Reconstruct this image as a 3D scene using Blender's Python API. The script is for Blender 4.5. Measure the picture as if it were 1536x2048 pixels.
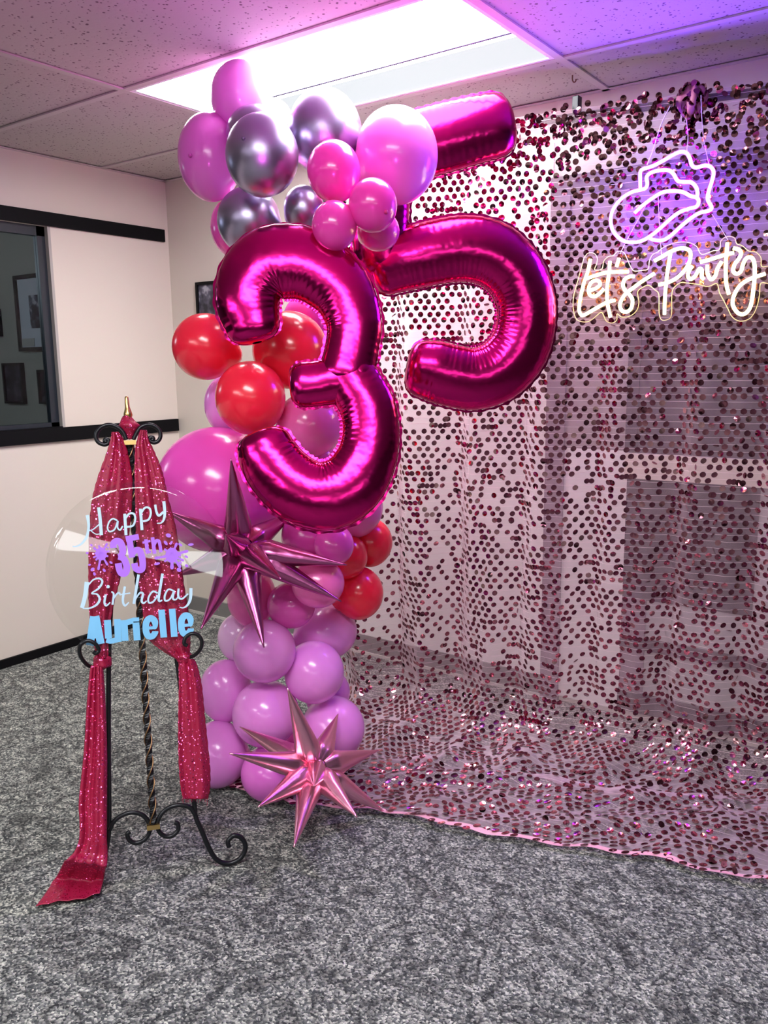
import bpy, bmesh, math, random
import numpy as np
from mathutils import Vector, Matrix, noise

for o in list(bpy.data.objects):
    bpy.data.objects.remove(o, do_unlink=True)
sc = bpy.context.scene
COL = sc.collection
random.seed(7)
rng = np.random.default_rng(11)
PI = math.pi

# ------------------------------------------------------------------ camera
FOC, CX, CY = 1662.2, 768.0, 1024.0
CAM = np.array([0.0, 0.0, 1.25])
def _rot():
    y, p, r = np.radians([-36.129, 10.1097, 0.6465])
    cy, sy, cp, sp, cr, sr = np.cos(y), np.sin(y), np.cos(p), np.sin(p), np.cos(r), np.sin(r)
    F = np.array([sy * cp, cy * cp, -sp]); R = np.array([cy, -sy, 0.0]); D = np.cross(F, R)
    return np.array([cr * R + sr * D, -sr * R + cr * D, F])
RM = _rot()
cam_d = bpy.data.cameras.new('camera')
cam = bpy.data.objects.new('camera', cam_d); COL.objects.link(cam)
cam_d.sensor_fit = 'VERTICAL'; cam_d.sensor_height = 24.0; cam_d.lens = 24.0 * FOC / 2048.0
cam_d.clip_start = 0.05
mw = Matrix.Identity(4)
for i in range(3):
    mw[i][0] = RM[0][i]; mw[i][1] = -RM[1][i]; mw[i][2] = -RM[2][i]; mw[i][3] = CAM[i]
cam.matrix_world = mw
sc.camera = cam

# ------------------------------------------------------------------ world, exposure, added lights
w = bpy.data.worlds.new('world'); sc.world = w; w.use_nodes = True
w.node_tree.nodes['Background'].inputs[0].default_value = (0.75, 0.72, 0.74, 1)
w.node_tree.nodes['Background'].inputs[1].default_value = 0.15
sc.view_settings.view_transform = 'Standard'; sc.view_settings.look = 'None'
sc.view_settings.gamma = 1.0; sc.view_settings.use_curve_mapping = False
sc.view_settings.exposure = 1.66
TROFFER = 10.0          # radiance of the ceiling light lenses
def spot(name, loc, aim, col, watt, size_deg, blend=1.0, rad=0.06):
    l = bpy.data.lights.new(name, 'SPOT'); l.energy = watt; l.color = col
    l.spot_size = math.radians(size_deg); l.spot_blend = blend; l.shadow_soft_size = rad
    o = bpy.data.objects.new(name, l); COL.objects.link(o); o.location = loc
    o.rotation_euler = (Vector(aim) - Vector(loc)).to_track_quat('-Z', 'Y').to_euler()
    return o
# three narrow magenta spots, added out of view to tint the ceiling
PB = (0.12, -0.18, 1.05)
spot('ceiling_tint_spot', PB, (-1.50, 1.10, 2.11), (1.0, 0.12, 0.80), 34, 30, 1.0, 0.05)
spot('ceiling_tint_spot', PB, (-1.10, 1.45, 2.11), (1.0, 0.10, 0.85), 62, 30, 1.0, 0.05)
spot('ceiling_tint_spot', PB, (-0.55, 1.30, 2.11), (1.0, 0.12, 0.72), 34, 28, 1.0, 0.05)
l_ = bpy.data.lights.new('next_room_fill', 'POINT'); l_.energy = 7.0; l_.shadow_soft_size = 0.2; l_.color = (0.85, 0.95, 1.0)  # added fill so the pictures beyond the window show
lo_ = bpy.data.objects.new('next_room_fill', l_); COL.objects.link(lo_); lo_.location = (-4.7, 0.9, 1.85)

# ------------------------------------------------------------------ helpers: points from the photograph to real places
def ray(x, y):
    return RM.T @ np.array([(x - CX) / FOC, (y - CY) / FOC, 1.0])
def at_d(x, y, d):
    return CAM + ray(x, y) * d
def at_z(x, y, z):
    r = ray(x, y); return CAM + r * ((z - CAM[2]) / r[2])
def at_y(x, y, v):
    r = ray(x, y); return CAM + r * (v / r[1])
def at_pl(x, y, O, n):
    r = ray(x, y); return CAM + r * (((O - CAM) @ n) / (r @ n))
def dep(P):
    return float(RM[2] @ (np.asarray(P) - CAM))
def pix(P):
    c = RM @ (np.asarray(P) - CAM); return FOC * c[0] / c[2] + CX, FOC * c[1] / c[2] + CY

def tag(o, label=None, cat=None, group=None, kind=None):
    if label: o['label'] = label
    if cat: o['category'] = cat
    if group: o['group'] = group
    if kind: o['kind'] = kind
    return o
def empty(name, loc, label=None, cat=None, group=None):
    o = bpy.data.objects.new(name, None); COL.objects.link(o); o.location = loc
    o.empty_display_size = 0.05
    return tag(o, label, cat, group)
def mesh_obj(name, verts, faces, mats, parent=None, smooth=True, fmat=None):
    me = bpy.data.meshes.new(name)
    me.from_pydata([tuple(v) for v in verts], [], [tuple(f) for f in faces])
    for m in (mats if isinstance(mats, (list, tuple)) else [mats]):
        me.materials.append(m)
    if smooth:
        me.polygons.foreach_set('use_smooth', [True] * len(me.polygons))
    if fmat is not None:
        me.polygons.foreach_set('material_index', fmat)
    me.update()
    o = bpy.data.objects.new(name, me); COL.objects.link(o)
    if parent is not None:
        o.parent = parent
        o.matrix_parent_inverse = Matrix.Translation(parent.location).inverted()
    return o
class MB:
    def __init__(s): s.v = []; s.f = []; s.m = []
    def add(s, v, f, m=0):
        b = len(s.v); s.v += [tuple(p) for p in v]; s.f += [tuple(i + b for i in q) for q in f]; s.m += [m] * len(f)
    def box(s, a, b, m=0):
        x0, y0, z0 = a; x1, y1, z1 = b
        s.add([(x0,y0,z0),(x1,y0,z0),(x1,y1,z0),(x0,y1,z0),(x0,y0,z1),(x1,y0,z1),(x1,y1,z1),(x0,y1,z1)],
              [(0,3,2,1),(4,5,6,7),(0,1,5,4),(1,2,6,5),(2,3,7,6),(3,0,4,7)], m)
    def tube(s, pts, r, n=10, m=0, caps=True):
        v, f = tube_geo(pts, r, n, caps); s.add(v, f, m)
    def build(s, name, mats, parent=None, smooth=False):
        return mesh_obj(name, s.v, s.f, mats, parent, smooth, s.m)
def box(name, a, b, mat, parent=None, bev=0.0):
    m = MB(); m.box(a, b); o = m.build(name, mat, parent)
    if bev:
        d = o.modifiers.new('bevel', 'BEVEL'); d.width = bev; d.segments = 2
    return o
def frames(P):
    n = len(P); T = np.gradient(P, axis=0); T /= np.linalg.norm(T, axis=1)[:, None] + 1e-12
    a = np.array([0, 0, 1.0]) if abs(T[0][2]) < 0.9 else np.array([1.0, 0, 0])
    N = np.zeros_like(P); u = a - T[0] * (a @ T[0]); u /= np.linalg.norm(u); N[0] = u
    for i in range(1, n):
        u = N[i-1] - T[i] * (N[i-1] @ T[i]); N[i] = u / (np.linalg.norm(u) + 1e-12)
    return T, N, np.cross(T, N)
def tube_geo(pts, r, n=10, caps=True):
    P = np.asarray(pts, float); k = len(P); r = np.full(k, r) if np.isscalar(r) else np.asarray(r, float)
    T, N, B = frames(P); v = []; f = []
    for i in range(k):
        for j in range(n):
            a = 2 * PI * j / n
            v.append(P[i] + r[i] * (math.cos(a) * N[i] + math.sin(a) * B[i]))
    for i in range(k - 1):
        for j in range(n):
            j2 = (j + 1) % n
            f.append((i*n+j, i*n+j2, (i+1)*n+j2, (i+1)*n+j))
    if caps:
        f.append(tuple(range(n))[::-1]); f.append(tuple((k-1)*n + j for j in range(n)))
    return v, f
def catmull(P, per=8):
    P = np.asarray(P, float)
    Q = np.vstack([2 * P[0] - P[1], P, 2 * P[-1] - P[-2]]); out = []
    for i in range(1, len(Q) - 2):
        p0, p1, p2, p3 = Q[i-1], Q[i], Q[i+1], Q[i+2]
        for t in np.linspace(0, 1, per, endpoint=False):
            out.append(0.5 * (2*p1 + (p2-p0)*t + (2*p0-5*p1+4*p2-p3)*t*t + (3*p1-p0-3*p2+p3)*t**3))
    out.append(P[-1]); return np.array(out)

# ------------------------------------------------------------------ materials
def mat(name, base=(0.8,0.8,0.8), rough=0.5, metal=0.0, **kw):
    m = bpy.data.materials.new(name); m.use_nodes = True
    b = m.node_tree.nodes['Principled BSDF']
    b.inputs['Base Color'].default_value = (*base, 1); b.inputs['Roughness'].default_value = rough
    b.inputs['Metallic'].default_value = metal
    for k, v in kw.items():
        b.inputs[k.replace('_', ' ')].default_value = v
    return m
def nd(m, t, **kw):
    n = m.node_tree.nodes.new(t)
    for k, v in kw.items(): setattr(n, k, v)
    return n
def lk(m, a, b): m.node_tree.links.new(a, b)
def bsdf(m): return m.node_tree.nodes['Principled BSDF']
def out(m): return [n for n in m.node_tree.nodes if n.type == 'OUTPUT_MATERIAL'][0]
def objco(m, scale=(1, 1, 1)):
    t = nd(m, 'ShaderNodeTexCoord'); g = nd(m, 'ShaderNodeMapping'); g.inputs['Scale'].default_value = scale
    lk(m, t.outputs['Object'], g.inputs['Vector']); return g.outputs['Vector']
def ramp(m, fac, stops):
    r = nd(m, 'ShaderNodeValToRGB'); e = r.color_ramp.elements
    while len(e) < len(stops): e.new(0.5)
    for i, (p, c) in enumerate(stops):
        e[i].position = p; e[i].color = (*c, 1) if len(c) == 3 else c
    lk(m, fac, r.inputs['Fac']); return r.outputs['Color']
def bump(m, h, strength, dist=0.002):
    b = nd(m, 'ShaderNodeBump'); b.inputs['Strength'].default_value = strength; b.inputs['Distance'].default_value = dist
    lk(m, h, b.inputs['Height']); lk(m, b.outputs['Normal'], bsdf(m).inputs['Normal']); return b
def mixc(m, fac, a, b, mode='MIX'):
    x = nd(m, 'ShaderNodeMix', data_type='RGBA', blend_type=mode)
    for s, v in ((x.inputs[0], fac), (x.inputs[6], a), (x.inputs[7], b)):
        if isinstance(v, (int, float)): s.default_value = v
        elif isinstance(v, tuple): s.default_value = (*v, 1)
        else: lk(m, v, s)
    return x.outputs[2]

def emis(name, col, s):
    m = mat(name, (0, 0, 0)); b = bsdf(m)
    b.inputs['Emission Color'].default_value = (*col, 1); b.inputs['Emission Strength'].default_value = s
    return m

M = {}
# painted walls with faint roller texture
def wallpaint(name, c):
    m = mat(name, c, 0.6); n = nd(m, 'ShaderNodeTexNoise'); n.inputs['Scale'].default_value = 180
    lk(m, objco(m), n.inputs['Vector']); bump(m, n.outputs['Fac'], 0.12, 0.001); return m
M['cream'] = wallpaint('cream_paint', (0.70, 0.645, 0.56))
M['backpaint'] = wallpaint('beige_paint', (0.66, 0.61, 0.53))
M['white_panel'] = wallpaint('white_panel_paint', (0.92, 0.90, 0.88))
M['far_dim'] = wallpaint('dimmed_far_wall', (0.10, 0.09, 0.09))  # unseen walls darkened so the sequins mirror a dim room
M['nextroom'] = wallpaint('grey_paint', (0.36, 0.35, 0.30))
M['black_trim'] = mat('black_trim', (0.004, 0.004, 0.005), 0.6, Specular_IOR_Level=0.12)
M['blue_black'] = mat('window_frame_black', (0.01, 0.016, 0.024), 0.35)
M['jamb'] = mat('jamb_grey', (0.42, 0.40, 0.37), 0.5)
M['base_grey'] = mat('grey_vinyl', (0.20, 0.20, 0.19), 0.5)
M['base_light'] = mat('light_strip', (0.62, 0.60, 0.55), 0.5)
M['mauve_dark'] = mat('dark_panel', (0.06, 0.040, 0.06), 0.45)
M['casing'] = mat('grey_casing', (0.26, 0.19, 0.24), 0.45)
M['glass_grey'] = mat('grey_window', (0.36, 0.30, 0.31), 0.25)
M['sill_cream'] = mat('cream_sill', (0.86, 0.78, 0.66), 0.5)
M['panel_grey'] = mat('pale_grey_panel', (0.50, 0.49, 0.50), 0.5)
M['tee'] = mat('ceiling_tee', (0.55, 0.51, 0.50), 0.5)
M['divider'] = mat('light_divider', (0.045, 0.045, 0.12), 0.5)
M['housing'] = mat('light_housing', (0.85, 0.86, 0.9), 0.4)

# acoustic ceiling tile with dark fissures
m = mat('acoustic_tile', (0.52, 0.48, 0.465), 0.85)
co = objco(m)
v = nd(m, 'ShaderNodeTexVoronoi'); v.inputs['Scale'].default_value = 75; lk(m, co, v.inputs['Vector'])
nn = nd(m, 'ShaderNodeTexNoise'); nn.inputs['Scale'].default_value = 40; nn.inputs['Detail'].default_value = 3; lk(m, co, nn.inputs['Vector'])
sub = nd(m, 'ShaderNodeMath', operation='MULTIPLY_ADD'); lk(m, nn.outputs['Fac'], sub.inputs[0]); sub.inputs[1].default_value = -0.9; sub.inputs[2].default_value = 0.585
add = nd(m, 'ShaderNodeMath', operation='SUBTRACT'); lk(m, v.outputs['Distance'], add.inputs[0]); lk(m, sub.outputs[0], add.inputs[1])
lk(m, ramp(m, add.outputs[0], [(0.0, (0.16, 0.11, 0.13)), (0.09, (0.52, 0.48, 0.465))]), bsdf(m).inputs['Base Color'])
bump(m, add.outputs[0], 0.3, 0.002)
M['tile'] = m

# carpet: heathered loops with swirling darker lines
m = mat('loop_carpet', (0.3, 0.3, 0.3), 0.95)
co = objco(m)
dn = nd(m, 'ShaderNodeTexNoise'); dn.inputs['Scale'].default_value = 60; lk(m, co, dn.inputs['Vector'])
dco = mixc(m, 0.006, co, dn.outputs['Color'])
v = nd(m, 'ShaderNodeTexVoronoi'); v.inputs['Scale'].default_value = 215; lk(m, dco, v.inputs['Vector'])
sep = nd(m, 'ShaderNodeSeparateColor'); lk(m, v.outputs['Color'], sep.inputs[0])
c1 = ramp(m, sep.outputs[0], [(0.0, (0.042, 0.050, 0.052)), (0.35, (0.13, 0.145, 0.14)), (0.65, (0.30, 0.32, 0.29)), (1.0, (0.66, 0.68, 0.60))])
n2 = nd(m, 'ShaderNodeTexNoise'); n2.inputs['Scale'].default_value = 5.0; n2.inputs['Detail'].default_value = 2.0; n2.inputs['Distortion'].default_value = 1.3; lk(m, co, n2.inputs['Vector'])
sw = ramp(m, n2.outputs['Fac'], [(0.38, (1,1,1)), (0.43, (0.36,0.36,0.37)), (0.47, (1,1,1)), (0.54, (1,1,1)), (0.58, (0.40,0.40,0.41)), (0.63, (1,1,1))])
n3 = nd(m, 'ShaderNodeTexNoise'); n3.inputs['Scale'].default_value = 28; lk(m, co, n3.inputs['Vector'])
sw2 = ramp(m, n3.outputs['Fac'], [(0.35, (0.72,0.72,0.72)), (0.65, (1.1,1.1,1.08))])
cc = mixc(m, 1.0, c1, sw, 'MULTIPLY'); cc = mixc(m, 1.0, cc, sw2, 'MULTIPLY')
lk(m, cc, bsdf(m).inputs['Base Color'])
bump(m, v.outputs['Distance'], 0.9, 0.004)
M['carpet'] = m

# sheer pink mesh cloth
m = bpy.data.materials.new('sheer_pink_mesh'); m.use_nodes = True
nt = m.node_tree; nt.nodes.remove(bsdf(m))
tr = nd(m, 'ShaderNodeBsdfTransparent'); tr.inputs[0].default_value = (1.0, 0.955, 0.97, 1)
df = nd(m, 'ShaderNodeBsdfDiffuse'); df.inputs[0].default_value = (0.96, 0.71, 0.80, 1)
tl = nd(m, 'ShaderNodeBsdfTranslucent'); tl.inputs[0].default_value = (0.96, 0.71, 0.80, 1)
mx = nd(m, 'ShaderNodeMixShader'); mx.inputs[0].default_value = 0.4; lk(m, df.outputs[0], mx.inputs[1]); lk(m, tl.outputs[0], mx.inputs[2])
m2 = nd(m, 'ShaderNodeMixShader'); lk(m, tr.outputs[0], m2.inputs[1]); lk(m, mx.outputs[0], m2.inputs[2])
lw = nd(m, 'ShaderNodeLayerWeight'); lw.inputs[0].default_value = 0.5
mp = nd(m, 'ShaderNodeMapRange'); mp.inputs[1].default_value = 0.3; mp.inputs[2].default_value = 1.0; mp.inputs[3].default_value = 0.27; mp.inputs[4].default_value = 0.92
lk(m, lw.outputs['Facing'], mp.inputs[0]); lk(m, mp.outputs[0], m2.inputs[0])
lk(m, m2.outputs[0], out(m).inputs[0])
M['sheer'] = m
M['thread'] = mat('pale_thread', (0.85, 0.66, 0.72), 0.6)
M['hem'] = mat('pink_hem', (0.86, 0.42, 0.55), 0.6)

# mirror sequin, slightly different from one disc to the next
m = mat('rose_sequin', (0.7, 0.35, 0.42), 0.10, 1.0)
g = nd(m, 'ShaderNodeNewGeometry')
lk(m, ramp(m, g.outputs['Random Per Island'], [(0.0, (0.22, 0.065, 0.105)), (0.5, (0.30, 0.10, 0.145)), (0.85, (0.46, 0.18, 0.22)), (1.0, (0.72, 0.40, 0.41))]), bsdf(m).inputs['Base Color'])
M['sequin'] = m

# latex balloons
def latex(name, c, rough=0.22):
    m = mat(name, c, rough, Subsurface_Weight=0.25, Subsurface_Scale=0.04, Coat_Weight=0.25, Coat_Roughness=0.12)
    bsdf(m).inputs['Subsurface Radius'].default_value = (1.0, 0.5, 0.8); return m
LAT = {'lilac': latex('lilac_latex', (0.82, 0.27, 0.76)), 'orchid': latex('orchid_latex', (0.78, 0.17, 0.66)),
       'hot': latex('hot_pink_latex', (0.87, 0.055, 0.44)), 'hotlight': latex('bright_pink_latex', (0.88, 0.09, 0.55)),
       'pink': latex('pink_latex', (0.86, 0.15, 0.48)), 'pinkbright': latex('candy_pink_latex', (0.92, 0.16, 0.50)),
       'red': latex('red_latex', (0.90, 0.020, 0.055)), 'magenta': latex('magenta_latex', (0.74, 0.09, 0.45)),
       'lilacpale': latex('pale_lilac_latex', (0.82, 0.48, 0.80)),
       'chrome': mat('chrome_purple_latex', (0.46, 0.40, 0.58), 0.34, 1.0)}
m = LAT['chrome']
# foil
def foil_mat(name, c, rough):
    m = mat(name, c, rough, 1.0)
    n = nd(m, 'ShaderNodeTexNoise'); n.inputs['Scale'].default_value = 22; n.inputs['Detail'].default_value = 2
    lk(m, objco(m), n.inputs['Vector']); bump(m, n.outputs['Fac'], 0.25, 0.006); return m
M['foil'] = foil_mat('magenta_foil', (0.64, 0.011, 0.19), 0.18)
M['star_dark'] = foil_mat('plum_foil', (0.50, 0.12, 0.31), 0.28)
M['star_pink'] = foil_mat('pink_foil', (0.95, 0.42, 0.58), 0.30)
# glitter sash
m = mat('crimson_sequin_cloth', (0.36, 0.006, 0.05), 0.5, 0.1)
v = nd(m, 'ShaderNodeTexVoronoi'); v.inputs['Scale'].default_value = 230; lk(m, objco(m), v.inputs['Vector'])
sp = nd(m, 'ShaderNodeSeparateColor'); lk(m, v.outputs['Color'], sp.inputs[0])
gt = nd(m, 'ShaderNodeMath', operation='GREATER_THAN'); lk(m, sp.outputs[2], gt.inputs[0]); gt.inputs[1].default_value = 0.6
lt = nd(m, 'ShaderNodeMath', operation='LESS_THAN'); lk(m, v.outputs['Distance'], lt.inputs[0]); lt.inputs[1].default_value = 0.42
mk = nd(m, 'ShaderNodeMath', operation='MULTIPLY'); lk(m, gt.outputs[0], mk.inputs[0]); lk(m, lt.outputs[0], mk.inputs[1])
lk(m, mixc(m, mk.outputs[0], (0.34, 0.004, 0.045), (0.90, 0.13, 0.36)), bsdf(m).inputs['Base Color'])
lk(m, mk.outputs[0], bsdf(m).inputs['Metallic'])
rr = nd(m, 'ShaderNodeMapRange'); rr.inputs[3].default_value = 0.5; rr.inputs[4].default_value = 0.27; lk(m, mk.outputs[0], rr.inputs[0]); lk(m, rr.outputs[0], bsdf(m).inputs['Roughness'])
gg = nd(m, 'ShaderNodeNewGeometry')
vs = nd(m, 'ShaderNodeVectorMath', operation='SUBTRACT'); lk(m, v.outputs['Color'], vs.inputs[0]); vs.inputs[1].default_value = (0.5, 0.5, 0.5)
vm = nd(m, 'ShaderNodeVectorMath', operation='SCALE'); lk(m, vs.outputs[0], vm.inputs[0]); 
sc1 = nd(m, 'ShaderNodeMath', operation='MULTIPLY'); lk(m, mk.outputs[0], sc1.inputs[0]); sc1.inputs[1].default_value = 1.1
lk(m, sc1.outputs[0], vm.inputs['Scale'])
va = nd(m, 'ShaderNodeVectorMath', operation='ADD'); lk(m, gg.outputs['Normal'], va.inputs[0]); lk(m, vm.outputs[0], va.inputs[1])
vn = nd(m, 'ShaderNodeVectorMath', operation='NORMALIZE'); lk(m, va.outputs[0], vn.inputs[0]); lk(m, vn.outputs[0], bsdf(m).inputs['Normal'])
M['sash'] = m
M['iron'] = mat('black_iron', (0.012, 0.013, 0.016), 0.32, 0.4)
M['brass'] = mat('brass', (0.62, 0.42, 0.16), 0.3, 1.0)
M['bronze'] = mat('bronze_edge', (0.34, 0.20, 0.10), 0.35, 1.0)
M['vinyl_blue'] = mat('pale_blue_vinyl', (0.55, 0.78, 0.95), 0.35)
M['vinyl_sky'] = mat('sky_blue_vinyl', (0.23, 0.60, 0.93), 0.35)
M['vinyl_purple'] = mat('purple_vinyl', (0.47, 0.18, 0.95), 0.4)
def clear(name, tint=(1, 1, 1), gloss_rough=0.03, boost=1.0):
    m = bpy.data.materials.new(name); m.use_nodes = True; m.node_tree.nodes.remove(bsdf(m))
    t = nd(m, 'ShaderNodeBsdfTransparent'); t.inputs[0].default_value = (*tint, 1)
    gl = nd(m, 'ShaderNodeBsdfGlossy'); gl.inputs['Roughness'].default_value = gloss_rough
    fr = nd(m, 'ShaderNodeFresnel'); fr.inputs[0].default_value = 1.49
    ge = nd(m, 'ShaderNodeNewGeometry'); iv = nd(m, 'ShaderNodeMath', operation='MULTIPLY_ADD'); lk(m, ge.outputs['Backfacing'], iv.inputs[0]); iv.inputs[1].default_value = -boost; iv.inputs[2].default_value = boost
    mu = nd(m, 'ShaderNodeMath', operation='MULTIPLY'); lk(m, iv.outputs[0], mu.inputs[1]); lk(m, fr.outputs[0], mu.inputs[0])
    x = nd(m, 'ShaderNodeMixShader'); lk(m, mu.outputs[0], x.inputs[0]); lk(m, t.outputs[0], x.inputs[1]); lk(m, gl.outputs[0], x.inputs[2])
    lk(m, x.outputs[0], out(m).inputs[0]); return m
M['acrylic'] = clear('clear_acrylic', (0.985, 0.99, 0.985), 0.02, 1.6)
M['sign_acrylic'] = clear('clear_sign_acrylic', (0.97, 0.95, 0.92), 0.18, 0.3)
M['pane'] = clear('window_glass', (0.72, 0.76, 0.80), 0.01, 0.3)
M['acrylic_edge'] = mat('acrylic_edge', (0.95, 0.80, 0.55), 0.25)  # warm neon glow of the clear edge put into its colour
M['cord'] = mat('clear_cord', (0.8, 0.75, 0.8), 0.25)
M['neon_purple'] = emis('purple_neon', (0.12, 0.009, 0.92), 76.0)
M['neon_purple_rim'] = emis('purple_neon_rim', (0.60, 0.06, 1.0), 1.0)
M['neon_warm'] = emis('warm_neon', (1.0, 0.76, 0.36), 8.0)
M['neon_warm_rim'] = emis('warm_neon_rim', (1.0, 0.86, 0.30), 0.7)
M['glare_glow'] = emis('sign_glare_glow', (0.93, 0.97, 1.0), 2.6)  # glow of the added strip, there for glare on the acrylic sign
M['lens'] = emis('light_lens', (1.0, 0.985, 1.0), TROFFER)
M['strip_glow'] = emis('reflector_glow', (0.90, 0.95, 1.0), TROFFER * 0.028)
M['frame_black'] = mat('black_frame', (0.004, 0.004, 0.005), 0.5, Specular_IOR_Level=0.15)
M['mat_board'] = mat('mat_board', (0.55, 0.57, 0.62), 0.7)
m = mat('dim_photo_print', (0.1, 0.1, 0.12), 0.5)
n = nd(m, 'ShaderNodeTexNoise'); n.inputs['Scale'].default_value = 16; n.inputs['Detail'].default_value = 4; lk(m, objco(m), n.inputs['Vector'])
lk(m, ramp(m, n.outputs['Fac'], [(0.42, (0.02, 0.02, 0.03)), (0.55, (0.10, 0.10, 0.14)), (0.62, (0.42, 0.42, 0.48))]), bsdf(m).inputs['Base Color'])
M['print'] = m
m = mat('dark_print', (0.02, 0.02, 0.03), 0.6, Specular_IOR_Level=0.1)
n = nd(m, 'ShaderNodeTexNoise'); n.inputs['Scale'].default_value = 14; n.inputs['Detail'].default_value = 3; lk(m, objco(m), n.inputs['Vector'])
lk(m, ramp(m, n.outputs['Fac'], [(0.5, (0.010, 0.010, 0.016)), (0.75, (0.09, 0.09, 0.11))]), bsdf(m).inputs['Base Color'])
M['print_dark'] = m

# ------------------------------------------------------------------ room shell
XL, XR, YB, YF, ZC = -3.287, 3.2, 2.766, -7.2, 2.1116
def struct(name, o): o['kind'] = 'structure'; return o
fl = struct('floor', box('floor', (-6.9, YF, -0.10), (XR, YB + 0.1, 0.0), M['carpet']))
wb = struct('w', box('wall_back', (-6.9, YB, 0), (XR, YB + 0.1, ZC + 0.1), M['backpaint']))
struct('w', box('wall_right', (XR, YF, 0), (XR + 0.1, YB, ZC + 0.1), M['far_dim']))
struct('w', box('wall_front', (-6.9, YF - 0.1, 0), (XR, YF, ZC + 0.1), M['far_dim']))
# left wall with its window opening
WY0, WY1, WZ0, WZ1 = -2.6, 2.135, 0.992, 1.835
mb = MB()
mb.box((XL - 0.12, YF, 0), (XL, YB, WZ0)); mb.box((XL - 0.12, YF, WZ1), (XL, YB, ZC + 0.1))
mb.box((XL - 0.12, YF, WZ0), (XL, WY0, WZ1)); mb.box((XL - 0.12, WY1, WZ0), (XL, YB, WZ1))
struct('w', mb.build('wall_left', M['cream']))
# trims on the left wall
struct('t', box('trim_1', (XL, YF, 1.835), (XL + 0.014, YB - 0.03, 1.891), M['black_trim']))
struct('t', box('trim_2', (XL, YF, 0.933), (XL + 0.016, YB - 0.01, 0.992), M['black_trim']))
struct('t', box('baseboard_left', (XL, YF, 0), (XL + 0.012, YB, 0.037), M['black_trim']))
bb = struct('t', box('baseboard_back', (XL, YB - 0.012, 0.012), (-1.28, YB, 0.085), M['base_grey']))
box('strip', (XL + 0.02, YB - 0.018, 0.0), (-1.28, YB, 0.012), M['base_light'], bb)
# window in the left wall
win = empty('window_1', (XL, WY1, WZ0)); win['kind'] = 'structure'
mb = MB()
mb.box((XL - 0.05, WY1 - 0.050, WZ0), (XL - 0.022, WY1 - 0.012, WZ1)); mb.box((XL - 0.05, WY0, WZ1 - 0.04), (XL - 0.022, WY1 - 0.012, WZ1))
mb.box((XL - 0.05, WY0, WZ0), (XL - 0.022, WY1 - 0.012, WZ0 + 0.022)); mb.box((XL - 0.05, WY0, WZ0), (XL - 0.022, WY0 + 0.04, WZ1))
mb.box((XL - 0.05, 0.35, WZ0), (XL - 0.022, 0.40, WZ1))
mb.build('window_frame', M['blue_black'], win)
box('jamb', (XL - 0.05, WY1 - 0.012, WZ0), (XL + 0.001, WY1 + 0.001, WZ1), M['jamb'], win)
box('sill', (XL - 0.022, WY0, WZ0), (XL + 0.004, WY1 - 0.012, WZ0 + 0.004), M['black_trim'], win)
box('pane', (XL - 0.038, 0.40, WZ0 + 0.022), (XL - 0.034, WY1 - 0.05, WZ1 - 0.04), M['pane'], win)
box('pane', (XL - 0.038, WY0 + 0.04, WZ0 + 0.022), (XL - 0.034, 0.35, WZ1 - 0.04), M['pane'], win)
# the dim room beyond that window
nw = MB(); nw.box((-6.9, YF, 0), (-6.8, YB, ZC + 0.1)); nw.box((-6.8, YB - 0.02, 0), (XL - 0.12, YB, ZC + 0.1))
struct('w', nw.build('wall_beyond', M['nextroom']))

# ceiling: grid of tees and lay-in tiles
GX = [XL, -2.326, -1.106, 0.114, 1.334, 2.554, XR]
GY = [YB] + [2.412 - 0.6 * i for i in range(17)]
GY = [g for g in GY if g > YF] + [YF]
LIGHTS = {(1, 1), (2, 4), (1, 7), (2, 9), (4, 11)}
ceil = struct('c', box('ceiling', (-6.9, YF, ZC + 0.09), (XR, YB, ZC + 0.14), M['nextroom']))
tm = {}
def tile(i, j):
    x0, x1 = GX[i], GX[i + 1]; y1, y0 = GY[j], GY[j + 1]
    key = (round(x1 - x0, 3), round(y1 - y0, 3))
    if key not in tm:
        a, b = (x1 - x0) / 2 - 0.004, (y1 - y0) / 2 - 0.004
        mb = MB(); mb.box((-a, -b, 0.0), (a, b, 0.016)); o = mb.build('ceiling_tile', M['tile'], ceil); tm[key] = o.data
    else:
        o = bpy.data.objects.new('ceiling_tile', tm[key]); COL.objects.link(o); o.parent = ceil
    o.location = ((x0 + x1) / 2, (y0 + y1) / 2, ZC + 0.006 + random.uniform(0, 0.002)); return o
for i in range(len(GX) - 1):
    for j in range(len(GY) - 1):
        if (i, j) not in LIGHTS: tile(i, j)
for gx in GX[1:-1]:
    box('ceiling_tee', (gx - 0.012, YF, ZC), (gx + 0.012, YB, ZC + 0.005), M['tee'], ceil)
for gy in GY[1:-1]:
    for i in range(len(GX) - 1):
        box('ceiling_tee', (GX[i] + 0.012, gy - 0.012, ZC + 0.0005), (GX[i+1] - 0.012, gy + 0.012, ZC + 0.0055), M['tee'], ceil)
mb = MB(); mb.box((XL, YF, ZC), (XL + 0.018, YB, ZC + 0.003)); mb.box((XL, YB - 0.018, ZC), (XR, YB, ZC + 0.003))
mb.build('wall_angle', M['tee'], ceil)

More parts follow.
